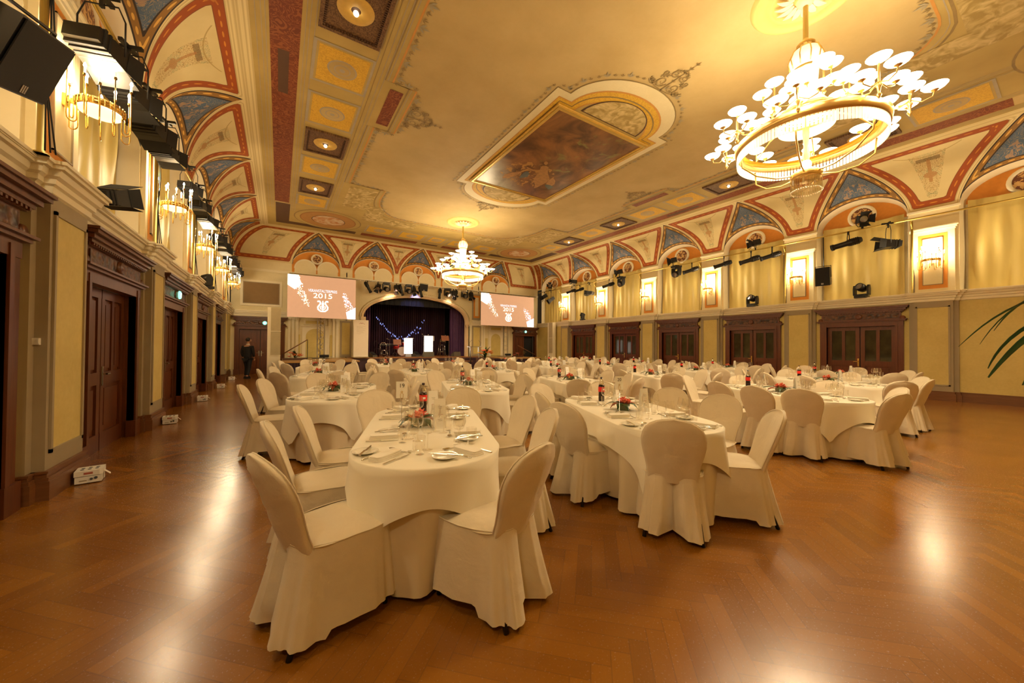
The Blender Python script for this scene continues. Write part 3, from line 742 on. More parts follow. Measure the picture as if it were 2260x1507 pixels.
# ------------------------------------------------------------------ back wall with the stage opening
mb = MB(); Y0 = YB; OC, OW, OS, OH, ST = 6.84, 3.07, 2.90, 1.30, .74
def Q2(x0, x1, z0, z1, m, y=Y0): mb.quad((x0,y,z0),(x1,y,z0),(x1,y,z1),(x0,y,z1), m)
nA = 40; ar = [(OC-OW*math.cos(PI*i/nA), OS+OH*math.sin(PI*i/nA)**.92) for i in range(nA+1)]
Q2(XL, -1.75, 0, 2.24, CREAM); Q2(.21, OC-OW, 0, 2.24, CREAM); Q2(XL, OC-OW, 2.24, ZS, CREAM); Q2(OC+OW, 13.38, 0, 2.24, CREAM); Q2(OC+OW, XR, 2.24, ZS, CREAM); Q2(15.34, XR, 0, 2.24, CREAM)
mb.grid([[(x_, Y0, z_) for x_, z_ in ar], [(x_, Y0, ZS) for x_, z_ in ar]], CREAM, sm=False)
mb.quad((OC-OW,Y0,0),(OC+OW,Y0,0),(OC+OW,Y0,ST),(OC-OW,Y0,ST), WOOD2)
for c in bx:
    A = arch_pts(c, W_A, Z_AR, ZS)
    I = [(c+(a-c)*.97, ZS+(b-ZS)*.96) for a, b in A]
    mb.grid([[(a, Y0, b) for a, b in A], [(a, Y0+.10, b) for a, b in I]], WHITE_T)
    mb.ngon([(a, Y0+.10, b) for a, b in I], ORANGE)
    mb.quad((c-W_A,Y0-.012,ZS-.45),(c+W_A,Y0-.012,ZS-.45),(c+W_A,Y0-.012,ZS),(c-W_A,Y0-.012,ZS), ORANGE)
    for e in (-1, 1):
        cc = c+e*.5; a2 = arch_pts(cc, .47, .47, ZS-.20, 20)
        mb.extr([(x_, Y0-.014, z_) for x_, z_ in a2]+[(cc-.47, Y0-.014, ZS-.5),(cc+.47, Y0-.014, ZS-.5)], (0,-.02,0), PALE)
        a3 = arch_pts(cc, .49, .49, ZS-.20, 20); a4 = arch_pts(cc, .43, .43, ZS-.20, 20)
        mb.grid([[(x_, Y0-.04, z_) for x_, z_ in a3], [(x_, Y0-.04, z_) for x_, z_ in a4]], WHITE_T)
    mc = (c, Y0+.0, ZS+.36)
    mb.lathe([(0,.04),(.19,.04),(.20,.06),(.25,.06),(.27,0)], WHITE_T, mc, 24, (0,-1,0)); mb.lathe([(0,.055),(.19,.055)], MEDAL, mc, 24, (0,-1,0))
# horizontal mouldings
for (x0, x1) in ((XL, XR),):
    for (d, z0, z1) in ((.02,4.86,4.92),(.05,4.92,4.96)): mb.box(x0, x1, Y0-d, Y0, z0, z1, WHITE_T)
for (x0, x1) in ((XL, 3.1), (10.25, XR)):
    for (d, z0, z1) in ((.02,2.72,2.80),(.05,2.80,2.86),(.09,2.86,2.93),(.12,2.93,2.98)): mb.box(x0, x1, Y0-d, Y0, z0, z1, WHITE_T)
# slim pilasters beside and between the lower panels
for x0, x1 in ((.34,.44),(.50,.60),(.66,.78),(2.10,2.14),(2.30,2.40),(2.46,2.58),(3.26,3.52),(3.58,3.74),(9.94,10.08),(10.12,10.24),(10.98,11.05),(11.10,11.22),(11.50,11.58),(12.5,12.58),(12.7,12.8),(13.0,13.1)):
    mb.box(x0, x1, Y0-.05, Y0, .0, 2.72, WHITE_T); mb.box(x0-.02, x1+.02, Y0-.07, Y0, 2.62, 2.72, WHITE_T)
for x0, x1 in ((3.36,3.62),(10.30,10.92)):
    mb.box(x0, x1, Y0-.03, Y0, .76, 2.68, GREY); mb.box(x0+.08, x1-.08, Y0-.04, Y0, .9, 2.58, YEL)
mb.box(2.66, 3.2, Y0-.03, Y0, .76, 2.66, GREY); mb.box(2.74, 3.12, Y0-.04, Y0, .9, 2.56, YEL)
mb.box(10.28, 10.92, Y0-.03, Y0, 3.05, 4.70, GREY); mb.box(10.38, 10.82, Y0-.04, Y0, 3.18, 4.6, ORANGE); mb.box(10.48, 10.72, Y0-.05, Y0, 3.3, 4.48, PALE)
mb.box(2.62, 3.25, Y0-.03, Y0, 3.05, 4.70, GREY); mb.box(2.72, 3.15, Y0-.04, Y0, 3.18, 4.6, YEL)
# arched niches
for c, w_ in ((1.52,.42),(12.03,.36)):
    mb.box(c-w_-.16, c+w_+.16, Y0-.03, Y0, .76, 2.30, WHITE_T); a2 = arch_pts(c, w_, .38, 1.82, 20)
    mb.extr([(x_, Y0-.032, z_) for x_, z_ in a2]+[(c-w_, Y0-.032, .76),(c+w_, Y0-.032, .76)], (0,-.004,0), YEL)
    mb.box(c-w_-.22, c+w_+.22, Y0-.08, Y0, 2.30, 2.36, WHITE_T); mb.box(c-w_-.1, c+w_+.1, Y0-.05, Y0, 2.40, 2.64, WHITE_T); mb.box(c-w_-.02, c+w_+.02, Y0-.055, Y0, 2.44, 2.60, YEL)
    for e in (-1, 1): mb.box(c+e*(w_+.34)-.09, c+e*(w_+.34)+.09, Y0-.03, Y0, .8, 1.9, YEL)
# upper framed brown panel on the left
mb.box(-1.56,.07,Y0-.035,Y0,3.20,4.42,WHITE_T); mb.box(-1.46,-.03,Y0-.05,Y0,3.30,4.32,GREY); mb.box(-1.43,-.06,Y0-.055,Y0,3.33,4.29,mat('brown_acoustic_panel', (.27,.17,.075), .8))
wb = mb.build('wall_back'); tag(wb, kind='structure')
# proscenium arch moulding
mb = MB()
def ring(r_, d0, d1, w_, m):
    pts = []
    P = [(OC-OW-r_, ST, 0)]+[(OC-(OW+r_)*math.cos(PI*i/nA), OS+(OH+r_)*math.sin(PI*i/nA)**.92, 0) for i in range(nA+1)]+[(OC+OW+r_, ST, 0)]
    I = [(OC-OW-r_+w_, ST, 0)]+[(OC-(OW+r_-w_)*math.cos(PI*i/nA), OS+(OH+r_-w_)*math.sin(PI*i/nA)**.92, 0) for i in range(nA+1)]+[(OC+OW+r_-w_, ST, 0)]
    mb.grid([[(x_, Y0+.25, z_) for x_, z_, _ in I], [(x_, Y0-d1, z_) for x_, z_, _ in I], [(x_, Y0-d1, z_) for x_, z_, _ in P], [(x_, Y0, z_) for x_, z_, _ in P]], m)
PEACH = mat('peach_stucco_molding', (.82,.62,.38), .5, var=.06)
ring(.02, 0, .05, .05, PEACH); ring(.10, 0, .09, .07, PEACH); ring(.17, 0, .05, .05, WHITE_T)
for i in range(1, 90):
    a = PI*i/90; mb.sphere((OC-(OW+.20)*math.cos(a), Y0-.03, OS+(OH+.20)*math.sin(a)**.92), .022, GOLDP, 6)
for e in (-1, 1): mb.box(OC+e*(OW+.0)-.12, OC+e*(OW)+.14, Y0-.10, Y0, 2.70, 2.92, PEACH); mb.lathe([(.03,0),(.10,.12),(.13,.22)], PEACH, (OC+e*(OW+.02), Y0-.06, 2.50), 12)
pr = mb.build('trim_6'); tag(pr, kind='structure')
door(nd, -.77, YB, -1, along='x', open_=False); nd += 1
door(nd, 14.36, YB, -1, along='x', open_=True); nd += 1
# ------------------------------------------------------------------ stage house
mb = MB(); SY = YB+3.4
mb.box(OC-OW-.8, OC+OW+.8, SY, SY+.05, 0, 5.2, BLACKM); mb.box(OC-OW-.85, OC-OW-.8, YB, SY, 0, 5.2, BLACKM); mb.box(OC+OW+.8, OC+OW+.85, YB, SY, 0, 5.2, BLACKM)
mb.box(OC-OW-.85, OC+OW+.85, YB+.02, SY, 5.2, 5.25, BLACKM)
tag(mb.build('wall_stage'), kind='structure')
STG = mat('worn_stage_boards', (.30,.13,.04), .35, var=.3, scale=3); TAN = mat('tan_podium_top', (.42,.24,.08), .3, var=.12)
PURP = mat('purple_brown_stage_front', (.05,.018,.03), .5)
t = thing('stage_platform', 'long raised wooden stage platform under the arch, purple front edge', 'stage', (OC, 20.9, 0))
mb = MB(); mb.box(OC-3.05, OC+3.05, YB-.12, YB+3.35, .0, .744, STG); tag(mb.build('floor_stage'), kind='structure')
mb = MB(); mb.box(-3.9, 3.75, -.65, -.14, .69, .745, STG); mb.build('stage_floor', t)
mb = MB(); mb.box(-3.9, 3.75, -.60, -.14, 0, .69, PURP); mb.box(-3.9, 3.75, -.66, -.6, .60, .69, PURP); mb.build('stage_front', t)
mb = MB(); mb.box(-2.9, 3.0, -1.05, -.67, 0, .46, PURP); mb.box(-2.9, 3.0, -1.08, -.67, .46, .50, STG); mb.build('step', t)
def podium(x0, x1, y0, y1, lab):
    t = thing('podium', lab, 'podium', ((x0+x1)/2, (y0+y1)/2, 0)); a, b = (x1-x0)/2, (y1-y0)/2
    mb = MB(); mb.box(-a, a, -b, b, .68, .74, TAN); mb.build('deck', t); mb = MB()
    k = 90; P = []
    for zz in (.0, .68): P.append([(-a+2*a*i/k, -b-.0+.012*math.sin(i*1.9)-.012, zz) for i in range(k+1)])
    mb.grid(P, VELV); mb.box(-a, -a+.02, -b, b, 0, .68, VELV); mb.box(a-.02, a, -b, b, 0, .68, VELV); mb.box(-a, a, b-.02, b, 0, .68, VELV); mb.build('skirt', t)
VELV = mat('dark_purple_velvet', (.030,.011,.022), .8)
podium(.10, 2.88, 16.5, 20.6, 'portable podium with tan deck and dark skirt beside the left end of the stage')
podium(10.65, 13.3, 17.6, 20.7, 'portable podium with dark skirt beside the right end of the stage')
n = NT('stage_curtain_velvet'); x, y, z = n.obj(); f = n.noise(3, n.vec(x, y, z*.2)); n.col(n.mix(f, (.016,.005,.010), (.05,.012,.022))); n.rough(.7); CURT = n.m
n = NT('purple_side_curtain'); f = n.noise(4); n.col(n.mix(f, (.06,.022,.075), (.12,.05,.13))); n.rough(.6); CURS = n.m
def drape(name, x0, x1, y, z0, z1, amp, waves, m, lab, rows=2):
    mb = MB(); k = int(waves*14); G = []
    for r in range(rows+1):
        zz = z0+(z1-z0)*r/rows; G.append([(x0+(x1-x0)*i/k, y+amp*math.sin(2*PI*waves*i/k)*(1+.3*math.sin(i*.37))+amp*.3*math.sin(5.1*waves*i/k), zz) for i in range(k+1)])
    mb.grid(G, m); o = mb.build(name); return tag(o, lab, 'curtain')
drape('stage_curtain', OC-OW+.35, OC+OW-.4, YB+2.6, .75, 4.9, .07, 40, CURT, 'dark pleated velvet backdrop curtain at the rear of the stage')
drape('stage_curtain', OC-OW-.2, OC-OW+.55, YB+.9, .75, 4.9, .07, 6, CURS, 'purple side curtain hanging at the left edge of the stage')
drape('stage_curtain', OC+OW-.75, OC+OW+.3, YB+.9, .75, 4.9, .07, 7, CURS, 'purple side curtain hanging at the right edge of the stage')
drape('stage_valance', OC-OW-.3, OC+OW+.3, YB+.55, 3.72, 5.1, .02, 24, BLACKM, 'black valance across the top of the stage opening')
# small lights catching on the backdrop
SPK = mat('blue_light_spot', (.2,.25,.8), .6, emis=((.30,.38,1), 1.2))
random.seed(3)
mb = MB()
for i in range(40):
    f = i/39; xx = 5.0+3.0*f; zz = 3.15-1.25*math.sin(PI*f)**1.0+random.uniform(-.45,.02)*(.3+f) ; s = random.uniform(.008,.02)
    mb.lathe([(0,.0),(s,.01),(s,.05+s*2),(0,.06+s*3)], SPK, (xx, YB+2.45, zz), 6)
tag(mb.build('beaded_light_string'), 'blue sparkling light string hanging on the dark backdrop curtain', 'light string', kind='stuff')
# alcove curtains between the upper pilasters
n = NT('alcove_curtain_fabric'); x, y, z = n.obj(); f = n.noise(2, n.vec(x*3, y*3, z*.5), 3); n.col(n.mix(f, (.56,.42,.11), (.72,.57,.20))); n.rough(.55); ALC = n.m
def alcove(side, idx, c, lab):
    sg = 1 if side == 'left' else -1; X0 = XL if side == 'left' else XR; mb = MB(); G = []; ph = idx*1.7
    for r in range(15):
        z = 2.99+(5.40-2.99)*r/14; row = []
        for i in range(61):
            y = c-.955+1.91*i/60; s = i/60
            fold = .014*math.sin(s*44+ph)+.022*math.sin(s*13+r*.35+ph)+.012*math.sin(s*27-r*.6)
            sag = .04*((s-.5)*2)**2 if r == 14 else 0
            row.append((X0-sg*(.22)+sg*fold, y, z+sag))
        G.append(row)
    mb.grid(G, ALC); o = mb.build('alcove_curtain'); tag(o, lab, 'curtain', 'yellow curtains in the upper alcoves')
od = ['behind the camera','above the nearest door','second','third','fourth','fifth','sixth','seventh']
LN = {1:'nearest the camera',2:'above the first full door',3:'above the second full door',4:'above the third full door',5:'above the fourth full door',6:'last before the stage wall',7:'at the stage corner',0:'behind the camera'}
for side in ('left', 'right'):
    for i, c in enumerate(cy):
        if i == 0: continue
        alcove(side, i, c, 'gathered yellow curtain in the upper %s wall alcove, %s' % (side, ('%s from the stage' % ['','seventh','sixth','fifth','fourth','third','second','first'][i])))
# ------------------------------------------------------------------ cloth materials
def cloth(name, c1, c2, bs=9, st=.25):
    n = NT(name); f = n.noise(bs, detail=3, dist=.4); n.col(n.mix(f, c1, c2)); n.rough(.75); n.bump(f+n.noise(260)*.08, st, .02)
    n.b.inputs['Sheen Weight'].default_value = .15; return n.m
CHC = cloth('ivory_chair_cover_fabric', (.68,.58,.42), (.78,.68,.51), 6, .55)
TBC = cloth('white_table_linen', (.84,.78,.64), (.90,.84,.70), 3, .16)
UNC = cloth('ivory_under_cloth', (.68,.57,.38), (.76,.65,.46), 3, .10)
# ------------------------------------------------------------------ banquet chair with slip cover (faces +Y)
def sstep(a, b, x):
    t = min(1, max(0, (x-a)/(b-a))); return t*t*(3-2*t)
def chair(idx):
    rnd = random.Random(idx)
    t = thing('banquet_chair', '', 'chair')
    HZ = [(.40,.172),(.43,.176),(.50,.180),(.56,.190),(.62,.205),(.68,.215),(.73,.217),(.78,.207),(.82,.187),(.85,.156),(.872,.115),(.885,.07),(.893,.0)]
    zs = [h[0] for h in HZ]; ws = [h[1] for h in HZ]
    def yb(z): return -.215-(z-.43)*.36
    mb = MB(); G = []; K = 20
    for z, w_ in HZ:
        row = []
        top = sstep(.80, .893, z)
        for i in range(2*K):
            a = 2*PI*i/(2*K); cx_ = math.cos(a); sx_ = math.sin(a)
            x = w_*(abs(cx_)**.75)*(1 if cx_ > 0 else -1)
            th = .030*(1-.55*top)
            yy = th*(abs(sx_)**.5)*(1 if sx_ > 0 else -1)
            crv = .035*(x/.22)**2        # back curves round the sitter
            wr = .0035*math.sin(z*60+x*22+idx)*(1 if sx_ < 0 else .4)*sstep(.02,.12,abs(x))
            row.append((x, yb(z)+yy+crv+wr-(.022 if sx_ < 0 and abs(x) < .05 else 0)*(1-top)*.4, z))
        G.append(row)
    mb.grid(G, CHC, cu=True)
    # welt seam down the middle of the back and along the rim
    mb.tube([(w_*1.0, yb(z)+.035*(w_/.22)**2+.012, z) for z, w_ in HZ]+[(-w_, yb(z)+.035*(w_/.22)**2+.012, z) for z, w_ in HZ[::-1][1:]], .0045, CHC, 5)
    mb.build('backrest_cover', t)
    # seat
    mb = MB(); G = []
    for r in range(8):
        f = r/7; row = []
        for i in range(40):
            a = 2*PI*i/40; cx_, sx_ = math.cos(a), math.sin(a)
            rx, ry = .222, .225
            x = rx*(abs(cx_)**.5)*(1 if cx_ > 0 else -1); y = ry*(abs(sx_)**.5)*(1 if sx_ > 0 else -1)
            if y > 0: x *= 1+.06*y/ry
            row.append((x*f, y*f+.005, .470-.022*f**4+.004*math.sin(x*f*30+idx)*f))
        G.append(row)
    mb.grid(G, CHC, cu=True); mb.build('seat_cover', t)
    # skirt
    mb = MB(); G = []; N = 96; R = 10
    for r in range(R+1):
        f = r/R; row = []
        for i in range(N):
            a = 2*PI*i/N; cx_, sx_ = math.cos(a), math.sin(a)
            x = (abs(cx_)**.45)*(1 if cx_ > 0 else -1); y = (abs(sx_)**.45)*(1 if sx_ > 0 else -1)
            m_ = max(abs(x), abs(y))
            back = sstep(.2, .95, -y)
            rx = .224+.030*f+back*(-.040+.030*f); ry = .228+.02*f+back*(.022+.076*f**1.2)
            X_, Y_ = x*rx, y*ry+.003
            if y > 0: X_ *= 1.05
            # inverted box pleat in the middle of the back, opening downwards
            if y < -.6:
                pw = .006+.075*f; q = abs(X_)/pw
                if q < 1: Y_ += .13*f**.5*(1-q)**.6+.004
            # soft corner folds
            cor = abs(x*y); wv = .012*f*math.sin(a*9+idx*1.3)*(.4+cor)+.006*f*math.sin(a*23+idx)
            X_ += wv*x; Y_ += wv*y*.8
            z = .452-(.452-.075)*f-.012*math.sin(a*2+idx)*f
            if y < -.5: z -= .035*f
            if r == 0: z = .452
            row.append((X_, Y_, z))
        G.append(row)
    mb.grid(G, CHC, cu=True)
    mb.tube([(x_, y_, z_+.001) for (x_, y_, z_) in G[0]], .004, CHC, 4, closed=True)
    mb.build('skirt', t)
    for sx in (-1, 1):
        for y0, y1 in ((-.17,-.292),(.17,.185)):
            mb = MB(); mb.tube([(sx*.16, y0, .44), (sx*.172, (y0+y1)/2*.97, .2), (sx*.195, y1, .0)], [.011,.012,.014], BLACK, 8); mb.build('leg', t)
    return t
CHP = [chair(1), chair(5), chair(9)]
CHU = [[], [], []]; NCH = [0]
def put_chair(x, y, dx, dy, label, group, jit=0):
    rz = math.atan2(-dx, dy)+random.uniform(-jit, jit); k = NCH[0] % 3; NCH[0] += 1
    return place(CHP[k], CHU[k], (x, y, 0), rz, label, group)
# ------------------------------------------------------------------ tables and linen
TZ = .735
def stadium(L, R, n=96):
    """outline points with outward normals, evenly spaced"""
    S = 2*(L-R); C = PI*R; T = 2*(S+C); P = []
    for i in range(n):
        d = T*i/n
        if d < S/2: P.append((R, d, 1, 0)); continue
        d -= S/2
        if d < C: a = d/R; P.append((R*math.cos(a), L-R+R*math.sin(a), math.cos(a), math.sin(a))); continue
        d -= C
        if d < S: P.append((-R, L-R-d, -1, 0)); continue
        d -= S
        if d < C: a = PI+d/R; P.append((R*math.cos(a), -(L-R)+R*math.sin(a), math.cos(a), math.sin(a))); continue
        P.append((R, -(L-R)+(d-C), 1, 0))
    return P
TL, TR = 1.10, .475
def table_proto():
    t = thing('banquet_table', '', 'table'); mb = MB(); S = stadium(TL-.02, TR-.02)
    mb.extr([(x, y, .70) for x, y, _, _ in S], (0,0,.025), WOOD2); mb.build('tabletop', t)
    for sx in (-1, 1):
        for sy in (-1, 1): mb = MB(); mb.box(sx*.25-.02, sx*.25+.02, sy*.7-.02, sy*.7+.02, 0, .70, BLACK); mb.build('leg', t)
    return t
def undercloth(ph):
    mb = MB(); S = stadium(TL-.005, TR-.005, 160); G = []
    G.append([(x*.3, y*.3, .7275) for x, y, _, _ in S]); G.append([(x*.97, y*.985, .7275) for x, y, _, _ in S])
    for r in range(9):
        f = r/8; row = []
        for i, (x, y, nx, ny) in enumerate(S):
            a = 2*PI*i/160
            am = .050*f**1.25*(math.sin(a*14+ph)+.5*math.sin(a*23+ph*2))-.045*f**.7
            row.append((x+nx*am, y+ny*am, .725-(.725-.035)*f-.01*math.sin(a*9+ph)*f))
        G.append(row)
    mb.grid(G, UNC, cu=True); return mb
def overcloth(ph, A=1.31, B=.69):
    mb = MB(); n = 200; S = stadium(TL, TR, n); G = []
    S = [(x, y, a_, b_) for x, y, a_, b_ in S]
    for q, z in ((.02, TZ), (.5, TZ), (.985, TZ), (1.004, TZ-.004)): G.append([(x*q, y*q, z) for x, y, _, _ in S])
    for r in range(1, 8):
        f = r/7; row = []
        for i, (x, y, nx, ny) in enumerate(S):
            a = 2*PI*i/n
            tx = (B-abs(x))/max(.001, abs(nx)); ty = (A-abs(y))/max(.001, abs(ny)); drop = min(tx, ty, .52)
            drop = max(.16, drop)
            cor = sstep(.25, .5, drop)
            am = (.014+.034*cor)*f*(math.sin(a*10+ph)+.7*math.sin(a*17+ph*1.7))+.02*f*cor+.014*f
            row.append((x+nx*am, y+ny*am*.9, TZ-.006-drop*f*(1-.03*cor)))
        G.append(row)
    mb.grid(G, TBC, cu=True)
    return mb
tabP = table_proto(); tabU = []
UNP = [undercloth(0).build('floor_length_cloth'), undercloth(2).build('floor_length_cloth')]
OVP = [overcloth(0).build('tablecloth'), overcloth(2.2).build('tablecloth'), overcloth(4, 1.33, .71).build('tablecloth')]
UNU, OVU = [[], []], [[], [], []]
# ------------------------------------------------------------------ tableware prototypes
PORC = mat('white_porcelain', (.82,.78,.66), .12, var=.03)
NAPK = cloth('folded_napkin_linen', (.86,.80,.68), (.90,.84,.72), 20, .06)
def thin_glass(name, tint, spec=.10):
    n = NT(name); nt = n.nt; tr = nt.nodes.new('ShaderNodeBsdfTransparent'); tr.inputs[0].default_value = (*tint, 1)
    gl = nt.nodes.new('ShaderNodeBsdfGlossy'); gl.inputs['Roughness'].default_value = .03; gl.inputs[0].default_value = (1,1,1,1)
    fr = nt.nodes.new('ShaderNodeLayerWeight'); q = X(nt, fr.outputs['Facing']); f = (q*q*.75+spec*.8).min(1)
    mx = nt.nodes.new('ShaderNodeMixShader'); nt.links.new(f.k, mx.inputs[0]); nt.links.new(tr.outputs[0], mx.inputs[1]); nt.links.new(gl.outputs[0], mx.inputs[2]); nt.links.new(mx.outputs[0], n.out.inputs[0]); return n.m
GLASS = thin_glass('clear_glass', (.97,.96,.93)); PETX = None
def p_plate():
    t = thing('bread_plate', '', 'plate'); mb = MB(); mb.lathe([(0,.004),(.045,.004),(.05,.008),(.078,.016),(.080,.018),(.077,.019),(.05,.011),(.043,.007),(0,.007)], PORC, n=28); mb.build('plate', t); return t
def single(mb, name, cat): o = fixn(mb.build(name)); tag(o, '', cat); return o
def mk_plate(): mb = MB(); mb.lathe([(0,.001),(.045,.001),(.05,.006),(.078,.015),(.080,.017),(.077,.018),(.05,.010),(.043,.006),(0,.006)], PORC, n=26); return single(mb, 'bread_plate', 'plate')
def mk_napkin():
    mb = MB(); G = []
    for k, (w_, z0, z1) in enumerate(((.045,0,.009),(.043,.010,.019),(.040,.020,.027))):
        s = []
        for i in range(20):
            a = 2*PI*i/20; c, s_ = math.cos(a), math.sin(a); s.append((w_*(abs(c)**.3)*(1 if c > 0 else -1), .10*(abs(s_)**.25)*(1 if s_ > 0 else -1)+.004*k, z0))
        mb.extr(s, (0,0,z1-z0), NAPK)
    return single(mb, 'napkin', 'napkin')
def mk_knife():
    mb = MB(); mb.extr([(-.006,-.10,.001),(.006,-.10,.001),(.007,-.02,.001),(.011,.0,.001),(.011,.07,.001),(.004,.105,.001),(-.002,.107,.001),(-.005,.0,.001)], (0,0,.002), STEEL); mb.box(-.007,.007,-.11,-.01,.0,.006,STEEL); return single(mb, 'table_knife', 'knife')
def mk_fork():
    mb = MB(); mb.tube([(0,-.10,.003),(0,-.02,.003),(0,.03,.008)], [.006,.003,.004], STEEL, 6); mb.extr([(-.004,.03,.006),(.004,.03,.006),(.012,.05,.004),(.012,.07,.004),(-.012,.07,.004),(-.012,.05,.004)], (0,0,.002), STEEL)
    for k in range(4): mb.box(-.012+k*.0068, -.0086+k*.0068, .07, .10, .004, .006, STEEL)
    return single(mb, 'dinner_fork', 'fork')
def mk_spoon():
    mb = MB(); mb.tube([(0,-.09,.003),(0,.0,.003),(0,.04,.006)], [.005,.003,.003], STEEL, 6); G = []
    for r in range(4):
        f = r/3; G.append([(.018*f*math.cos(a), .065+.028*f*math.sin(a), .003+.008*f*f) for a in [2*PI*i/14 for i in range(14)]])
    mb.grid(G, STEEL, cu=True); return single(mb, 'dessert_spoon', 'spoon')
def mk_wine():
    t = thing('wine_glass', '', 'wine glass'); mb = MB()
    mb.lathe([(.0,.104),(.028,.108),(.037,.122),(.040,.14),(.036,.17),(.029,.205)], GLASS, n=20); mb.build('bowl', t)
    mb = MB(); mb.lathe([(.034,.001),(.010,.006),(.0035,.014),(.003,.09),(.008,.100),(.012,.104)], GLASS, n=20); mb.build('stem', t); return t
def mk_tumbler():
    mb = MB(); mb.lathe([(0,.004),(.028,.001),(.033,.05),(.035,.11)], GLASS, n=20); return single(mb, 'water_tumbler', 'tumbler')
COLA = mat('dark_cola', (.02,.006,.003), .08); REDL = mat('red_bottle_label', (.75,.02,.012), .4, var=.05); CAPB = mat('dark_bottle_cap', (.03,.01,.01), .4)
PET = thin_glass('bottle_clear_plastic', (.92,.88,.80), .2)
WHT = mat('white_paper', (.93,.90,.84), .6, var=.02); INK = mat('dark_ink', (.08,.05,.03), .6); REDI = mat('red_brown_ink', (.45,.12,.08), .6)
def mk_bottle():
    t = thing('cola_bottle', '', 'bottle'); mb = MB(); mb.lathe([(0,.0),(.032,.0),(.036,.01),(.035,.09),(.033,.10),(.037,.12),(.037,.175),(.033,.20),(.0,.20)], COLA, n=20); mb.build('liquid', t)
    mb = MB(); mb.lathe([(.033,.20),(.026,.235),(.015,.262),(.0135,.275),(0,.275)], PET, n=20); mb.build('neck', t)
    mb = MB(); mb.lathe([(.0375,.115),(.0385,.118),(.0385,.172),(.0375,.175)], REDL, n=20); mb.quad((-.016,-.0388,.135),(.010,-.0392,.135),(.010,-.0392,.155),(-.016,-.0388,.155), WHT); mb.build('label', t)
    mb = MB(); mb.cyl((0,0,.272), .0145, .02, CAPB, 14); mb.build('cap', t); return t
def mk_menu():
    t = thing('menu_card', '', 'menu card'); mb = MB(); V = Vector
    for e in (-1, 1):
        p = [(-.046, e*.035, 0),(.046, e*.035, 0),(.046, e*.0, .237),(-.046, e*.0, .237)]; mb.extr(p, (0, e*.001, 0), WHT)
    fixn(mb.build('card', t)); mb = MB()
    for e in (-1, 1):
        for (x0, x1, z) in ((-.018,.018,.172),(-.012,.012,.160),(-.02,.02,.075),(-.016,.016,.064)):
            yy = lambda z_: e*(.0365-(.031)*z_/.21); mb.quad((x0, yy(z), z),(x1, yy(z), z),(x1, yy(z+.002), z+.002),(x0, yy(z+.002), z+.002), INK)
        pts = [(-.022,.105),(-.008,.112),(.002,.108),(.014,.114),(.022,.110)]
        for (a, b), (c_, d) in zip(pts[:-1], pts[1:]): mb.quad((a, e*(.0366-.031*b/.21), b),(c_, e*(.0366-.031*d/.21), d),(c_, e*(.0366-.031*d/.21), d+.003),(a, e*(.0366-.031*b/.21), b+.003), REDI)
    tag(mb.build('print', t), kind='stuff'); return t
def mk_number(nr):
    t = thing('table_number_stand', '', 'table number'); mb = MB(); mb.cyl((0,0,0), .03, .004, STEEL, 16); mb.cyl((0,0,0), .0022, .235, STEEL, 8)
    for e in (-1, 1): mb.tube([(0,0,.225),(e*.009,0,.240),(e*.012,0,.262),(e*.006,0,.275)], .0016, BRASS, 5)
    mb.lathe([(.006,-.0012),(.009,0),(.006,.0012)], BRASS, (0,0,.285), 12, (0,1,0)); mb.build('stand', t)
    mb = MB(); mb.box(-.045,.045,.002,.0035,.235,.37,WHT); c = mb.build('number_card', t)
    for e, rz in ((-1, 0), (1, PI)):
        text(nr, .045, INK, c, (0, .0005 if e < 0 else .006, .335), (PI/2, 0, rz), 'number', ext=.0004)
    return t
PINK = mat('coral_rose_petal', (.85,.19,.11), .5, var=.3, scale=40); PEAC = mat('peach_rose_petal', (.85,.42,.14), .5, var=.2, scale=40); LGR = mat('dark_glossy_leaf', (.018,.055,.012), .3, var=.5, scale=20); LBR = mat('brown_red_leaf', (.22,.05,.015), .4, var=.3); VASE = mat('glass_vase_green', (.16,.17,.07), .15, var=.2)
def mk_flower(spread=1.0):
    t = thing('flower_arrangement', '', 'flower arrangement'); R = random.Random(int(spread*10))
    mb = MB(); mb.box(-.05,.05,-.05,.05,0,.055,VASE); mb.build('square_vase', t)
    def rose(c, r, m):
        mb = MB()
        for k in range(11):
            a = k*2.4; tt = k/11; rr = r*(1-.75*tt); G = []
            for i in range(4):
                f = i/3; G.append([(c[0]+rr*(.35+.65*f)*math.cos(a+(j-2)*.35), c[1]+rr*(.35+.65*f)*math.sin(a+(j-2)*.35), c[2]+r*(.15+.75*f*(.4+.6*tt)-.18*f*f*(1-tt)+.3*tt)-.0*abs(j-2)) for j in range(5)])
            mb.grid(G, m)
        mb.sphere((c[0], c[1], c[2]+r*.35), r*.45, m, 8); mb.build('rose', t)
    rose((-.02,.0,.075), .062, PINK); rose((.035,.03,.07), .052, PINK); rose((-.0,-.045,.065), .05, PINK); rose((.06,-.04,.045), .045, PEAC)
    for k in range(9):
        a = k*2*PI/9+R.uniform(-.2,.2); L = (.12+.07*R.random())*spread; mb = MB(); G = []
        for i in range(7):
            f = i/6; w_ = .034*math.sin(PI*min(.98, f+.06))*(1.1); cx_ = (.03+L*f)*math.cos(a); cy_ = (.03+L*f)*math.sin(a); z = .055+.04*math.sin(f*2.6)-.05*f*f
            G.append([(cx_-math.sin(a)*w_*e, cy_+math.cos(a)*w_*e, z-abs(e)*.006) for e in (-1, 0, 1)])
        mb.grid(G, LBR if k % 4 == 3 else LGR); mb.build('leaf', t)
    return t
mw, mt, mp, mn, mk, mf, ms_ = mk_wine(), mk_tumbler(), mk_plate(), mk_napkin(), mk_knife(), mk_fork(), mk_spoon()
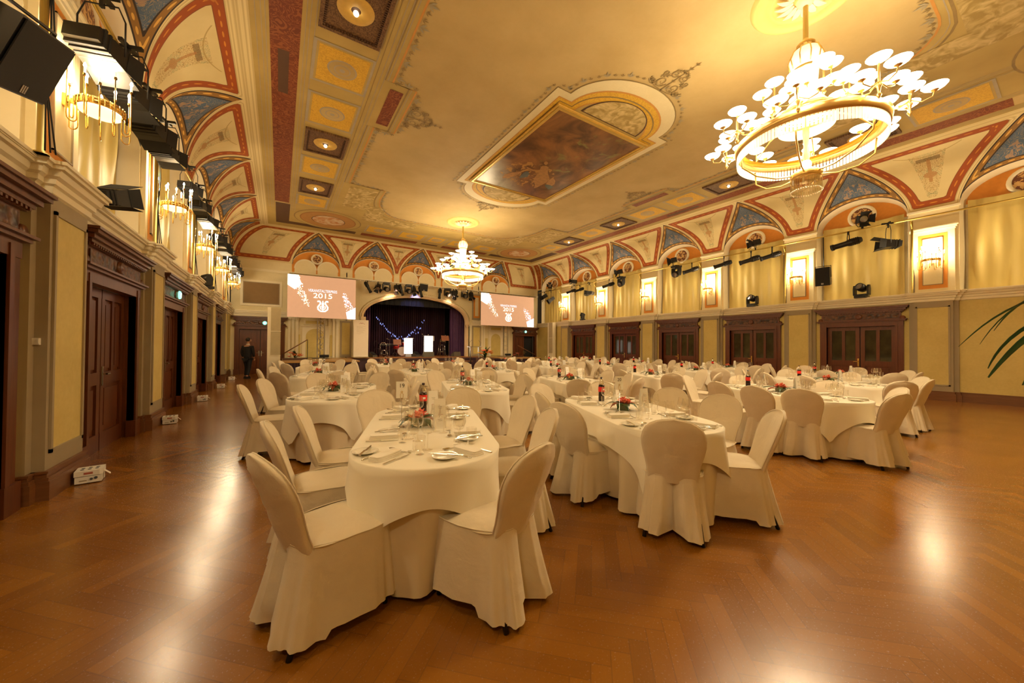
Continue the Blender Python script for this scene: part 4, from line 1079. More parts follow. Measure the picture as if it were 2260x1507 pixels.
mbot, mmenu, mflo, mfl2 = mk_bottle(), mk_menu(), mk_flower(1.0), mk_flower(1.6)
US = {id(o): [] for o in (mw, mt, mp, mn, mk, mf, ms_, mbot, mmenu, mflo, mfl2)}
def put(o, x, y, z, rz, lab, grp=None): return place(o, US[id(o)], (x, y, z), rz, lab, grp)
# ------------------------------------------------------------------ the tables: centre, axis angle (from +Y towards +X), description
ROT = math.radians(21)
TB = [
 (1.04, 2.94, 18.9, 'table nineteen, left foreground', 'A'),
 (3.14, 2.60, 22.5, 'table twenty, front row', 'A'),
 (6.48, 2.45, 23, 'front-row third table', 'B'),
 (9.35, 2.75, 22, 'front-row fourth table', 'B'),
 (12.1, 3.3, 22, 'front-row rightmost table', 'B'),
 (.72, 5.80, 16, 'second-row leftmost table', 'B'),
 (2.78, 5.60, 18, 'second-row second table', 'B'),
 (4.95, 5.50, 18, 'second-row third table', 'C'),
 (7.62, 5.60, 20, 'second-row fourth table', 'C'),
 (10.2, 6.0, 20, 'second-row fifth table', 'C'),
 (12.75, 6.4, 20, 'second-row rightmost table', 'C'),
 (.80, 9.3, 14, 'third-row leftmost table', 'C'),
 (2.95, 9.1, 15, 'third-row second table', 'C'),
 (5.10, 8.85, 15, 'third-row third table', 'C'),
 (7.55, 9.0, 15, 'third-row fourth table', 'C'),
 (9.95, 9.1, 18, 'third-row fifth table', 'C'),
 (12.5, 9.6, 18, 'third-row rightmost table', 'C'),
 (1.0, 12.8, 12, 'rear-row leftmost table', 'D'),
 (3.1, 12.7, 12, 'rear-row second table', 'D'),
 (5.5, 12.6, 12, 'rear-row third table', 'D'),
 (8.0, 12.6, 12, 'rear-row fourth table', 'D'),
 (10.3, 12.5, 12, 'rear-row fifth table', 'D'),
 (12.8, 12.9, 12, 'rear-row rightmost table', 'D'),
]
SEATS = [('near-left corner', -.33, -1.20, .62), ('near-right corner', .33, -1.20, -.62), ('near-left side', -.73, -.36, 1.42), ('near-right side', .73, -.36, -1.42),
         ('far-left side', -.73, .40, 1.72), ('far-right side', .73, .40, -1.72), ('far-left corner', -.34, 1.20, 2.50), ('far-right corner', .34, 1.20, -2.50)]
# measured chairs: back-foot midpoint and facing direction
OVR = {
 0: {'near-left corner': (-.01,2.08,.95,.33), 'near-right corner': (1.13,1.59,-.36,.93), 'near-left side': (.0,2.90,.86,.0), 'far-left side': (.20,3.48,.95,-.15),
     'near-right side': (1.82,2.36,-.92,.35), 'far-right side': (2.12,3.10,-.95,.1), 'far-left corner': (.93,4.28,.15,-1), 'far-right corner': (1.88,4.02,-.45,-.9)},
 1: {'near-left corner': (2.41,1.60,.81,.59), 'near-right corner': (3.42,1.40,-.62,.78), 'near-left side': (2.24,2.56,.93,.05), 'far-left side': (2.50,3.22,.93,-.30),
     'near-right side': (4.00,2.10,-.93,-.1), 'far-right side': (4.12,2.78,-.95,-.3), 'far-left corner': (3.05,4.0,.15,-1), 'far-right corner': (3.95,3.75,-.45,-.9)},
 2: {'far-left side': (5.62,2.95,.95,-.25), 'near-left side': (5.45,2.38,.95,-.1), 'near-left corner': (5.60,1.93,.95,.18), 'near-right corner': (6.05,1.18,.35,.95), 'near-right side': (6.95,1.35,-.6,.85),
     'far-right side': (7.35,2.2,-.95,.1), 'far-left corner': (6.3,3.85,.2,-1), 'far-right corner': (7.2,3.4,-.6,-.8)},
 3: {'near-right corner': (9.30,1.45,.1,1), 'near-right side': (10.05,1.65,-.7,.75)},
 4: {'near-right corner': (11.95,2.0,.1,1), 'near-right side': (12.75,2.3,-.8,.6)},
}
CG = 'slip-covered banquet chairs round the tables'
SPOTS = []
for ti, (tx, ty, deg, desc, lvl) in enumerate(TB):
    th = math.radians(deg); ax = (math.sin(th), math.cos(th)); nx_ = (math.cos(th), -math.sin(th)); rz = -th
    rt = random.Random(100+ti)
    def W(n_, a_): return (tx+nx_[0]*n_+ax[0]*a_, ty+nx_[1]*n_+ax[1]*a_)
    if True:
        place(tabP, tabU, (tx, ty, 0), rz, 'banquet table hidden under white cloths, %s' % desc, 'banquet tables')
        o = UNP[ti % 2]; u_ = UNU[ti % 2]
        if not u_: tag(o, '', 'tablecloth')
        place(o, u_, (tx, ty, 0), rz, 'floor-length ivory under cloth of %s' % desc, 'floor-length under cloths')
        o = OVP[ti % 3]; u_ = OVU[ti % 3]
        if not u_: tag(o, '', 'tablecloth')
        place(o, u_, (tx, ty, 0), rz, 'white top tablecloth draped over %s' % desc, 'white top tablecloths')
    for (sn, n_, a_, fa) in SEATS:
        if ti in (5, 6) and sn.startswith('near') and 'corner' in sn: continue
        px_, py_ = W(n_, a_); fx, fy = nx_[0]*math.sin(fa)+ax[0]*math.cos(fa), nx_[1]*math.sin(fa)+ax[1]*math.cos(fa)
        ov = OVR.get(ti, {}).get(sn)
        if ov:
            fx, fy = ov[2], ov[3]; l_ = math.hypot(fx, fy); fx, fy = fx/l_, fy/l_; px_, py_ = ov[0]+fx*.29, ov[1]+fy*.29
        else:
            px_ += rt.uniform(-.04,.04); py_ += rt.uniform(-.04,.04)
        if not ov and any(math.hypot(px_-a, py_-b) < .50 for a, b in SPOTS): continue
        SPOTS.append((px_, py_)); put_chair(px_, py_, fx, fy, 'white slip-covered chair, %s of %s' % (sn, desc), CG, 0 if ov else .12)
    # place settings at eight seats
    for (sn, n_, a_, fa) in SEATS:
        if abs(a_) > 1: base = (n_*.75, (abs(a_)-.36)*(1 if a_ > 0 else -1)); f2 = fa
        else: base = (.30*(1 if n_ > 0 else -1), a_); f2 = 1.5708*(1 if n_ < 0 else -1)
        dirn = (math.sin(f2), math.cos(f2)); side = (math.cos(f2), -math.sin(f2))
        def S(r_, f_):
            q = (base[0]+side[0]*r_+dirn[0]*f_, base[1]+side[1]*r_+dirn[1]*f_); return W(*q)
        rzs = rz-f2+rt.uniform(-.05,.05); zt = TZ+.001
        lb = lambda k: '%s at %s of %s' % (k, sn, desc)
        if lvl in 'AB' or (lvl == 'C' and n_ < 0) or (lvl == 'C'):
            x, y = S(-.17, .02); put(mp, x, y, zt, rzs, lb('white bread plate'), 'bread plates')
            x, y = S(.0, .0); put(mn, x, y, zt, rzs, lb('folded white napkin'), 'folded napkins')
        if lvl in 'ABC':
            x, y = S(-.165, .02); put(mk, x, y, zt+.018, rzs+.5, lb('steel butter knife on bread plate'), 'butter knives')
        if lvl in 'AB':
            x, y = S(.09, .0); put(mk, x, y, zt, rzs, lb('steel table knife'), 'table knives')
            x, y = S(-.075, .0); put(mf, x, y, zt, rzs, lb('steel dinner fork'), 'dinner forks')
            x, y = S(.0, .135); put(ms_, x, y, zt, rzs+1.5, lb('steel dessert spoon'), 'dessert spoons')
        x, y = S(.07, .155+.02); put(mw, x, y, zt, rt.uniform(0,6), lb('tall-stemmed wine glass'), 'wine glasses')
        if lvl in 'AB' or (lvl == 'C' and n_ > 0 and ti < 12):
            x, y = S(.135, .235); put(mw, x, y, zt, rt.uniform(0,6), lb('second wine glass, farther in,'), 'wine glasses')
        if lvl in 'AB':
            x, y = S(.15, .135); put(mt, x, y, zt, 0, lb('clear water tumbler'), 'water tumblers')
    cx_, cy_ = W(-.06, .0)
    fl = mflo if lvl in 'A' or ti in (5, 6, 12, 17) else mfl2
    put(fl, cx_, cy_, TZ, rt.uniform(0,6), 'coral rose arrangement with green leaves on %s' % desc, 'rose arrangements')
    if ti not in (5, 17, 19):
        x, y = W(-.12+.1*rt.random(), .62); put(mbot, x, y, TZ, 0, 'dark cola bottle with red label on %s' % desc, 'cola bottles')
    x, y = W(.10, -.12); put(mmenu, x, y, TZ, -.35+rt.uniform(-.3,.3), 'standing white menu card on %s, nearer one' % desc, 'menu cards')
    if lvl != 'D': x, y = W(.06, .42); put(mmenu, x, y, TZ, .2+rt.uniform(-.3,.3), 'standing white menu card on %s, farther one' % desc, 'menu cards')
    if True:
        nr = {0: '19', 1: '20'}.get(ti)
        x, y = W(-.20, -.02) if ti == 0 else W(-.20, -.18)
        if nr: st = mk_number(nr); st.location = (x, y, TZ); st.rotation_euler = (0,0,-.35); st['label'] = 'table number card reading %s on thin metal stand' % {'19':'nineteen','20':'twenty'}[nr]
        else:
            if ti == 2: NS = mk_blank = None
# ------------------------------------------------------------------ chandeliers
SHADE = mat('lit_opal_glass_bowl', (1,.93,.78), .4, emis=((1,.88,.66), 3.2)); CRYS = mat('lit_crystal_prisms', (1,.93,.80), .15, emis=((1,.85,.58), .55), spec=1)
CRYS2 = thin_glass('crystal_drops', (.98,.94,.86), .35)
LACQ = mat('gilded_metal', (.85,.58,.20), .28, .85, var=.1); STUC = mat('gilded_ceiling_stucco', (.72,.52,.18), .5, var=.1); STUCW = mat('cream_acanthus_stucco', (.85,.74,.50), .5)
def chandelier():
    t = thing('chandelier', '', 'chandelier'); 
    mb = MB(); mb.lathe([(0,-.10),(.12,-.10),(.14,-.06),(.16,-.04),(.40,-.03),(.42,-.06),(.46,-.07),(.50,-.03),(.62,-.025),(.64,-.05),(.68,-.055),(.72,-.0)], STUC, (0,0,ZC), 40)
    for k in range(16):
        a = 2*PI*k/16; G = []
        for i in range(6):
            f = i/5; rr = .15+.24*f; w_ = .045*math.sin(PI*min(.97, .15+f*.85)); G.append([(rr*math.cos(a)-math.sin(a)*w_*e, rr*math.sin(a)+math.cos(a)*w_*e, ZC-.07-.035*math.sin(PI*f)) for e in (-1, 0, 1)])
        mb.grid(G, STUCW)
    mb.lathe([(0,-.20),(.05,-.19),(.10,-.15),(.12,-.10)], STUCW, (0,0,ZC), 20); mb.build('ceiling_rosette', t)
    mb = MB(); mb.cyl((0,0,6.08), .035, .62, BRASS2, 12); mb.lathe([(.03,0),(.10,.02),(.12,.06),(.10,.08),(.05,.11),(.03,.16)], LACQ, (0,0,6.02), 18); mb.build('hanging_rod', t)
    mb = MB()
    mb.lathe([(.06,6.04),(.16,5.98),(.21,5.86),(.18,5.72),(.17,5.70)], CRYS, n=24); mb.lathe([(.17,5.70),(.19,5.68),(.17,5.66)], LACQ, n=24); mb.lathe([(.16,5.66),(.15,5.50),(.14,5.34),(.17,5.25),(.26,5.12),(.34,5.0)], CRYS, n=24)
    for k in range(10):
        a = 2*PI*k/10; mb.tube([(r_*math.cos(a), r_*math.sin(a), z_) for r_, z_ in ((.10,6.04),(.175,5.98),(.22,5.86),(.19,5.72))], .008, LACQ, 5)
    mb.build('crystal_crown', t)
    mb = MB(); mb.lathe([(.30,4.94),(.36,4.94),(.37,5.02),(.30,5.02)], LACQ, n=32); mb.lathe([(.35,4.94),(.35,4.78)], CRYS, n=48, sm=False); mb.build('upper_ring', t)
    mb = MB(); mb.lathe([(.82,4.55),(.92,4.52),(.94,4.64),(.90,4.67),(.82,4.66)], LACQ, n=64); mb.build('main_ring', t)
    mb = MB()
    for k in range(128):
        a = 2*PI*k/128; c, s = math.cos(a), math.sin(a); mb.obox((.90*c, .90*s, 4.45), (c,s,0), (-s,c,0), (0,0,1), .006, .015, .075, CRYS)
    tag(mb.build('crystal_fringe', t), kind='stuff')
    mb = MB(); mb.lathe([(0,3.98),(.16,3.98),(.20,4.02),(.20,4.08),(.14,4.12),(.05,4.14),(.035,4.2),(.05,4.35),(.03,4.5),(.045,4.7),(.03,4.95)], LACQ, n=24)
    for k in range(6):
        a = 2*PI*k/6+.2; mb.tube([(.88*math.cos(a), .88*math.sin(a), 4.50),(.86*math.cos(a), .86*math.sin(a), 4.28),(.66*math.cos(a), .66*math.sin(a), 4.12),(.40*math.cos(a), .40*math.sin(a), 4.05),(.19*math.cos(a), .19*math.sin(a), 4.06)], .012, LACQ, 6)
        mb.tube([(.88*math.cos(a), .88*math.sin(a), 4.66),(.6*math.cos(a), .6*math.sin(a), 4.9),(.34*math.cos(a), .34*math.sin(a), 4.98)], .010, LACQ, 6)
    mb.build('lower_frame', t)
    mb = MB()
    for k in range(40):
        a = 2*PI*k/40; c, s = math.cos(a), math.sin(a); mb.obox((.19*c, .19*s, 3.90), (c,s,0), (-s,c,0), (0,0,1), .005, .010, .08, CRYS2); mb.sphere((.19*c, .19*s, 3.805), .012, CRYS2, 5)
    tag(mb.build('crystal_drops', t), kind='stuff')
    mb = MB(); mb.sphere((0,0,4.22), .07, SHADE, 12); mb.build('lamp_globe', t)
    def bowlp(c, s=1): 
        mb = MB(); mb.lathe([(.02*s,0),(.06*s,.012*s),(.105*s,.04*s),(.125*s,.065*s),(.118*s,.066*s),(.055*s,.03*s),(0,.02*s)], SHADE, c, 16); mb.sphere((c[0], c[1], c[2]+.07*s), .03*s, SHADE, 8); return mb
    def candel(r, a, zb, nb, rb, hs):
        mb = MB(); cx_, cy_ = r*math.cos(a), r*math.sin(a); c0 = (cx_, cy_, 0)
        mb.lathe([(0,zb-.20),(.012,zb-.18),(.028,zb-.15),(.012,zb-.12),(.02,zb-.06),(.035,zb-.03),(.012,zb),(.012,zb+.25)], LACQ, c0, 10)
        mb.tube([(cx_*.9, cy_*.9, zb-.02),(cx_, cy_, zb)], .012, LACQ, 6); B = []
        for k in range(nb):
            b = a+2*PI*k/nb; bx_, by_ = cx_+rb*math.cos(b), cy_+rb*math.sin(b); hz = zb+hs[k % len(hs)]
            mb.tube([(cx_, cy_, zb+.02),(cx_+(bx_-cx_)*.5, cy_+(by_-cy_)*.5, zb-.05),(cx_+(bx_-cx_)*.92, cy_+(by_-cy_)*.92, zb-.02),(bx_, by_, hz)], .008, LACQ, 6); mb.lathe([(.0,-.02),(.03,-.005),(.045,.01)], LACQ, (bx_, by_, hz), 10); B.append((bx_, by_, hz))
        B.append((cx_, cy_, zb+.26)); arm = mb.build('arm', t)
        for b in B: bowlp(b).build('glass_bowl', arm)
    for k in range(8): candel(1.08, 2*PI*k/8+.25, 4.70, 4, .22, (.05, .02))
    for k in range(5): candel(.50, 2*PI*k/5+.1, 5.16, 3, .19, (.06, .03))
    return t
c1 = chandelier(); c1.location = (CHAND[0][0], CHAND[0][1], 0); c1['label'] = 'huge lit crystal and brass chandelier hanging at the upper right, nearest the camera'
c2 = dup(c1, (CHAND[1][0], CHAND[1][1], 0), 0, 'lit crystal chandelier hanging in front of the stage, farther away'); 
for o in (c1, c2): o['group'] = 'hall chandeliers'
# ------------------------------------------------------------------ wall sconces
BULBL = mat('lit_candle_bulb', (1,.95,.85), .4, emis=((1,.88,.64), 22)); CANDW = mat('white_candle_sleeve', (.92,.85,.7), .5, emis=((1,.85,.55), .6)); BACKL = mat('lit_sconce_glass', (1,.95,.75), .4, emis=((1,.80,.40), 1.3))
def sconce():
    t = thing('wall_sconce', '', 'wall sconce')      # origin on the wall, +x into the room, z=0 at band
    mb = MB(); mb.box(0, .03, -.03, .03, -.06, .06, BRASS); mb.box(.02, .12, -.02, .02, -.012, .03, BRASS); mb.lathe([(.165,-.03),(.172,-.03),(.175,.035),(.160,.035),(.158,-.03)], BRASS, (.25,0,0), 28)
    for k in range(28):
        a = 2*PI*k/28; mb.cyl((.25+.176*math.cos(a), .176*math.sin(a), -.03), .005, .065, BRASS, 5)
    mb.build('brass_band', t); mb = MB(); mb.lathe([(0,-.032),(.155,-.032),(.15,-.06),(.0,-.07)], BACKL, (.25,0,0), 24); mb.build('glass_dish', t)
    for k in range(12):
        a = 2*PI*(k+.5)/12; c, s = math.cos(a), math.sin(a); ro = .245 if k % 2 else .20; h = (.22,.36,.29)[k % 3]; lo = -.18-.07*(k % 2)
        mb = MB(); P = [(.25+.172*c, .172*s, .0), (.25+.172*c, .172*s, lo+.04)]
        for i in range(1, 6):
            q = PI*i/6; P.append((.25+c*(.172+(ro-.172)*(1-math.cos(q))/2), s*(.172+(ro-.172)*(1-math.cos(q))/2), lo+.04-.04*math.sin(q)))
        P += [(.25+ro*c, ro*s, lo+.06), (.25+ro*c, ro*s, h-.08)]
        if .25+ro*c < .02: P = [(max(.02, p[0]), p[1], p[2]) for p in P]
        mb.tube(P, .0055, BRASS, 6); e = P[-1]; mb.cyl((e[0], e[1], h-.09), .013, .02, BRASS, 10); arm = mb.build('arm', t)
        mb = MB(); mb.cyl((e[0], e[1], h-.07), .009, .06, CANDW, 8); mb.lathe([(0,0),(.011,.008),(.013,.02),(.007,.038),(0,.05)], BULBL, (e[0], e[1], h-.01), 8); mb.build('candle_bulb', arm)
    return t
sc = sconce(); scu = []
ordl = {1: 'beyond the left speaker', 2: 'nearest fully visible', 3: 'second', 4: 'third', 5: 'fourth', 6: 'fifth', 7: 'last'}
LS = ['nearest the camera, beside the black speaker', 'second from the camera', 'third from the camera', 'fourth from the camera', 'farthest towards the stage']
for i, y in enumerate([PY[k] for k in (3,4,5,6,7)]): place(sc, scu, (XL+.083, y, 3.78), 0, 'brass candle sconce on the left wall, %s' % LS[i], 'lit brass wall sconces')
RS = ['rightmost, above the yellow side wall', 'second from the right', 'third from the right', 'fourth from the right', 'fifth from the right', 'farthest towards the stage']
for i, y in enumerate([PY[k] for k in (2,3,4,5,6,7)]): place(sc, scu, (XR-.083, y, 3.86), PI, 'brass candle sconce on the right wall, %s' % RS[i], 'lit brass wall sconces')
# ------------------------------------------------------------------ lighting rails and posts
def rail(name, pts, r, m, lab, extra=None):
    mb = MB(); mb.tube(pts, r, m, 8)
    if extra:
        for a, b in extra: mb.tube([a, b], .012, m, 6)
    o = mb.build(name); tag(o, lab, 'pipe'); return o
rail('lighting_rail', [(-1.64, -2.0, 4.87), (-1.64, 20.2, 4.87)], .026, BRASS2, 'long gold lighting pipe running along the left wall below the vault')
rail('lighting_rail', [(15.05, -2.0, 5.08), (15.05, 20.2, 5.08)], .024, BRASS2, 'long gold lighting pipe running along the right wall below the arches')
rail('lighting_rail', [(.35, 20.35, 4.80), (14.9, 20.35, 4.80)], .022, STEEL, 'long pale pipe above the stage carrying stage lights and screens', [((x_, 20.35, 4.80), (x_, 20.86, 4.94)) for x_ in (.5, 2.8, 5.2, 7.6, 10.1, 12.5, 14.7)])
def post(x, y, wx, lab):
    t = thing('support_post', lab, 'post', (x, y, 2.99)); mb = MB(); h = (4.87 if x < 5 else 5.08)-2.99; s = 1 if x < 5 else -1
    mb.cyl((0,0,0), .026, h, BRASS2, 10); mb.cyl((0,0,0), .05, .012, BRASS2, 12); mb.build('pole', t); dx = (-1.64 if x < 5 else 15.05)-x
    mb = MB(); mb.tube([(0,0,h-.25),(dx,0,h-.0)], .012, BRASS2, 6); mb.tube([(0,0,h-.02),(dx,0,h-.02)], .012, BRASS2, 6); mb.build('bracket', t)
    mb = MB()
    for k in range(3): mb.tube([(.04*s+.02*k,-.05+.03*k,.02),(.035,-.04+.02*k,.5),(.05-.02*k,.03,1.1),(.035,.02*k-.02,1.8)], .006, BLACKM, 5)
    mb.build('cable', t)
for i, y in enumerate((4.72, 8.05, 11.15, 14.25, 17.35)): post(-1.72, y, -1, 'gold pipe post standing on the left cornice, %s' % ['nearest the camera','second','third','fourth','farthest'][i])
for i, y in enumerate((2.62, 5.73, 8.83, 11.95, 15.05, 18.15)): post(15.26, y, 1, 'gold pipe post standing on the right cornice, %s' % ['rightmost','second from right','third from right','fourth from right','fifth from right','farthest'][i])
# ------------------------------------------------------------------ stage lights
LENS = mat('glass_lens', (.35,.32,.30), .08, .6); GELW = mat('white_diffusion_sheet', (.40,.37,.33), .6); BTAPE = mat('blue_tape', (.02,.12,.55), .5)
def yoke(mb, w_, h, z0=0): mb.tube([(-w_,0,z0),(-w_,0,z0+h*.6),(-w_*.7,0,z0+h*.85),(w_*.7,0,z0+h*.85),(w_,0,z0+h*.6),(w_,0,z0)], .010, BLACK, 5); mb.box(-.02,.02,-.02,.02,z0+h*.8,z0+h+.03,BLACK)
def p_profile():       # points along +Y, hangs from clamp above; pivot at origin
    t = thing('profile_spotlight', '', 'spotlight'); mb = MB(); mb.lathe([(0,-.26),(.06,-.26),(.085,-.20),(.09,-.02),(.075,.02),(.068,.03),(.066,.30)], BLACK, (0,0,0), 14, (0,1,0)); 
    for k in range(5): mb.lathe([(.086,0),(.096,.005),(.096,.012),(.086,.017)], BLACK, (0,-.20+.035*k,0), 14, (0,1,0))
    mb.build('body', t); mb = MB(); mb.lathe([(.066,.0),(.078,.0),(.078,.06),(.066,.06)], BLACKM, (0,.28,0), 14, (0,1,0)); mb.build('lens_tube', t)
    mb = MB(); mb.lathe([(0,.0),(.062,-.01)], LENS, (0,.33,0), 14, (0,1,0)); mb.build('lens', t); mb = MB(); yoke(mb, .11, .26); mb.build('yoke', t); return t
def p_fresnel():
    t = thing('fresnel_spotlight', '', 'spotlight'); mb = MB(); mb.box(-.10,.10,-.16,.08,-.10,.10,BLACK); mb.lathe([(.095,0),(.095,.04)], BLACK, (0,.08,0), 16, (0,1,0)); mb.build('body', t)
    for k in range(4):
        a = PI/2*k; mb = MB(); c, s = math.cos(a), math.sin(a); u = Vector((c,0,s)); v = Vector((-s,0,c)); p = Vector((0,.12,0))
        q = [p+u*.10-v*.085, p+u*.10+v*.085, p+u*.19+v*.12+Vector((0,.13,0)), p+u*.19-v*.12+Vector((0,.13,0))]; mb.extr(q, u*.004, BLACKM); mb.build('barn_door', t)
    mb = MB(); mb.lathe([(0,.0),(.085,-.012)], LENS, (0,.125,0), 16, (0,1,0)); mb.build('lens', t); mb = MB(); yoke(mb, .13, .24); mb.build('yoke', t); return t
def p_flood():          # long wedge shaped flood with flaps
    t = thing('flood_light', '', 'flood light'); mb = MB()
    v = [(-.17,-.30,-.09),(.17,-.30,-.09),(.17,-.30,.09),(-.17,-.30,.09),(-.21,.10,-.14),(.21,.10,-.14),(.21,.10,.14),(-.21,.10,.14)]
    mb.add(v, [(0,1,2,3),(4,5,6,7),(0,1,5,4),(1,2,6,5),(2,3,7,6),(3,0,4,7)], BLACK)
    for k in range(4): mb.box(-.19,.19,-.24+.07*k,-.21+.07*k,-.125,.125,BLACKM)
    mb.build('body', t)
    for z, w_, L in ((.14,.21,.34),(-.14,.21,.22)):
        mb = MB(); mb.extr([(-w_,.10,z),(w_,.10,z),(w_*1.1,.10+L,z*1.5),(-w_*1.1,.10+L,z*1.5)], (0,0,.005), BLACKM); mb.build('barn_door', t)
    for e in (-1, 1): mb = MB(); mb.extr([(e*.21,.10,-.14),(e*.21,.10,.14),(e*.27,.28,.17),(e*.27,.28,-.17)], (.005,0,0), BLACKM); mb.build('barn_door', t)
    mb = MB(); mb.quad((-.19,.12,-.13),(.19,.12,-.13),(.20,.30,-.20),(-.20,.30,-.20), GELW); mb.build('diffusion_sheet', t)
    mb = MB(); yoke(mb, .24, .72); mb.box(-.17,.17,-.025,.025,.70,.75,BLACK); mb.box(-.025,.025,-.17,.17,.70,.75,BLACK); mb.build('yoke', t); return t
def p_head():           # moving head, base at z=0, head tilts
    t = thing('moving_head_light', '', 'moving head light'); mb = MB(); mb.box(-.15,.15,-.15,.15,0,.08,BLACK); mb.cyl((0,0,.08), .09, .03, BLACK, 16); mb.build('base', t)
    for e in (-1, 1): mb = MB(); mb.extr([(e*.15,-.08,.10),(e*.15,.08,.10),(e*.15,.09,.30),(e*.15,.05,.42),(e*.15,-.05,.42),(e*.15,-.09,.30)], (e*.05,0,0), BLACK); mb.box(e*.0, e*.2, -.07, .07, .09, .13, BLACK); mb.build('yoke_arm', t)
    mb = MB(); mb.lathe([(0,-.15),(.08,-.15),(.12,-.10),(.13,.05),(.115,.14),(.10,.14)], BLACK, (0,0,.34), 14, (.25,.85,.35)); mb.build('head', t)
    mb = MB(); d = Vector((.25,.85,.35)).normalized(); mb.lathe([(0,0),(.10,-.01)], LENS, Vector((0,0,.34))+d*.135, 14, d); mb.build('lens', t); return t
PF, FR, FL, MH = p_profile(), p_fresnel(), p_flood(), p_head(); LU = {id(o): [] for o in (PF, FR, FL, MH)}
def hang(o, x, y, z, d, lab, grp, up=(0,0,1), flip=False, s=1, rz_=None, above=False):
    """place a lamp aimed along d"""
    d = Vector(d).normalized(); up = Vector(up); xx = d.cross(up).normalized(); zz = xx.cross(d); M = Matrix((xx, d, zz)).transposed()
    if o is MH: M = Matrix.Rotation(math.atan2(d.y, d.x)-PI/2, 3, 'Z') @ (Matrix.Rotation(PI, 3, 'Y') if flip else Matrix.Identity(3))
    if rz_ is not None: z = rz_-(.725 if o is FL else .29 if o is PF else .27)*s
    r = place(o, LU[id(o)], (x, y, z), 0, lab, grp); r.rotation_euler = M.to_euler(); r.scale = (s, s, s)
    if o is not MH:
        for ch in r.children_recursive if False else [c for c in bpy.data.objects if c.parent == r and c.name.startswith('yoke')]:
            a = math.atan2(-d.x, d.y); ch.rotation_euler = (M.inverted() @ Matrix.Rotation(a, 3, 'Z') @ (Matrix.Rotation(PI, 3, 'Y') if above else Matrix.Identity(3))).to_euler()
    return r
G1 = 'stage lights on the right wall rail'; RX, RZ = 15.05, 5.08
hang(FR, RX-.02, 3.62, RZ+.27*1.1, (-1,-.6,-.3), 'barn-door spotlight standing above the right rail, below the rightmost medallion', G1, s=1.1, above=True)
hang(PF, RX-.02, 3.95, RZ-.42, (-.45,1,-.28), 'long profile spotlight under the right rail, second from the right', G1, s=1.25, rz_=RZ)
hang(FL, RX-.05, 3.05, RZ-.36, (-.5,1,.12), 'boxy flood light with open flaps at the right rail end, rightmost lamp', G1, s=.85, rz_=RZ)
hang(FR, RX-.02, 6.60, RZ+.27*1, (-.6,.9,-.2), 'barn-door spotlight above the right rail, beside the second medallion', G1, above=True)
hang(PF, RX-.02, 6.75, RZ-.42, (-.5,1,-.3), 'profile spotlight under the right rail, left one of the middle pair', G1, s=1.15, rz_=RZ)
hang(PF, RX-.02, 6.05, RZ-.42, (-.5,1,-.3), 'profile spotlight under the right rail, right one of the middle pair', G1, s=1.1, rz_=RZ)
hang(PF, RX-.02, 7.75, RZ-.38, (-.5,1,-.3), 'profile spotlight under the right rail beside the third sconce', G1, s=1.1, rz_=RZ)
hang(PF, RX-.02, 9.1, RZ-.38, (-.5,1,-.3), 'profile spotlight under the right rail, next to the hanging moving head', G1, s=1.1, rz_=RZ)
hang(MH, RX-.0, 9.85, RZ, (-1,.3,0), 'moving head light hanging under the right rail, nearer of two', G1, flip=True, s=1.1)
hang(FR, RX-.02, 10.0, RZ+.27*1, (-.6,.9,-.2), 'barn-door spotlight above the nearer hanging moving head, right rail', G1, above=True)
hang(MH, RX-.0, 13.0, RZ, (-1,.3,0), 'moving head light hanging under the right rail, farther of two', G1, flip=True, s=1.1)
hang(FR, RX-.02, 13.1, RZ+.27*1, (-.6,.9,-.2), 'barn-door spotlight above the farther hanging moving head, right rail', G1, above=True)
hang(PF, RX-.02, 13.8, RZ-.38, (-.5,1,-.3), 'profile spotlight beside the farther hanging moving head, right rail', G1, s=1.1, rz_=RZ)
hang(FL, RX-.02, 15.3, RZ-.34, (-.3,1,.1), 'flood light under the far part of the right rail', G1, s=.8, rz_=RZ)
hang(PF, RX-.02, 16.1, RZ-.38, (-.5,1,-.3), 'profile spotlight under the far right rail, nearer of the dark pair', G1, rz_=RZ)
hang(PF, RX-.02, 16.8, RZ-.38, (-.5,1,-.3), 'profile spotlight under the far right rail, farther of the dark pair', G1, rz_=RZ)
hang(FR, RX-.02, 16.6, RZ+.27*1, (-.5,1,.2), 'barn-door spotlight above the far right rail', G1, above=True)
hang(FR, RX-.05, 18.9, RZ+.27*1, (-.6,-.6,.2), 'small spotlight above the rail in the right stage corner', G1, above=True)
hang(FR, RX-.05, 19.5, RZ-.30, (-.6,.3,-.4), 'black spotlight hanging in the right stage corner, farther one', G1, s=1.2, rz_=RZ)
hang(FL, RX-.05, 18.8, RZ-.32, (-.6,.3,-.5), 'flood light hanging in the right stage corner, nearer one', G1, s=.85, rz_=RZ)
G2 = 'moving heads standing on the cornice'
hang(MH, 15.36, 3.72, 2.99, (-1,.1,0), 'moving head light on the right cornice under the first medallion', G2, s=.95)
hang(MH, 15.36, 6.85, 2.99, (-1,.1,0), 'moving head light on the right cornice under the second medallion', G2, s=.95)
hang(MH, 15.36, 16.2, 2.99, (-1,.6,0), 'moving head light on the right cornice near the stage', G2, s=.95)
hang(MH, -1.80, 13.6, 2.99, (1,.6,0), 'moving head light on the left cornice among the sconces', G2, s=.9)
o_ = hang(FL, -1.68, 6.05, 3.09, (.35,1,.35), 'black flood light lying on the left cornice near the camera', G2, s=.7)
for c_ in [c for c in bpy.data.objects if c.parent == o_ and c.name.startswith('yoke')]: bpy.data.objects.remove(c_)
G3 = 'flood lights on the left wall rail'; LX, LZ = -1.64, 4.87
k = 0
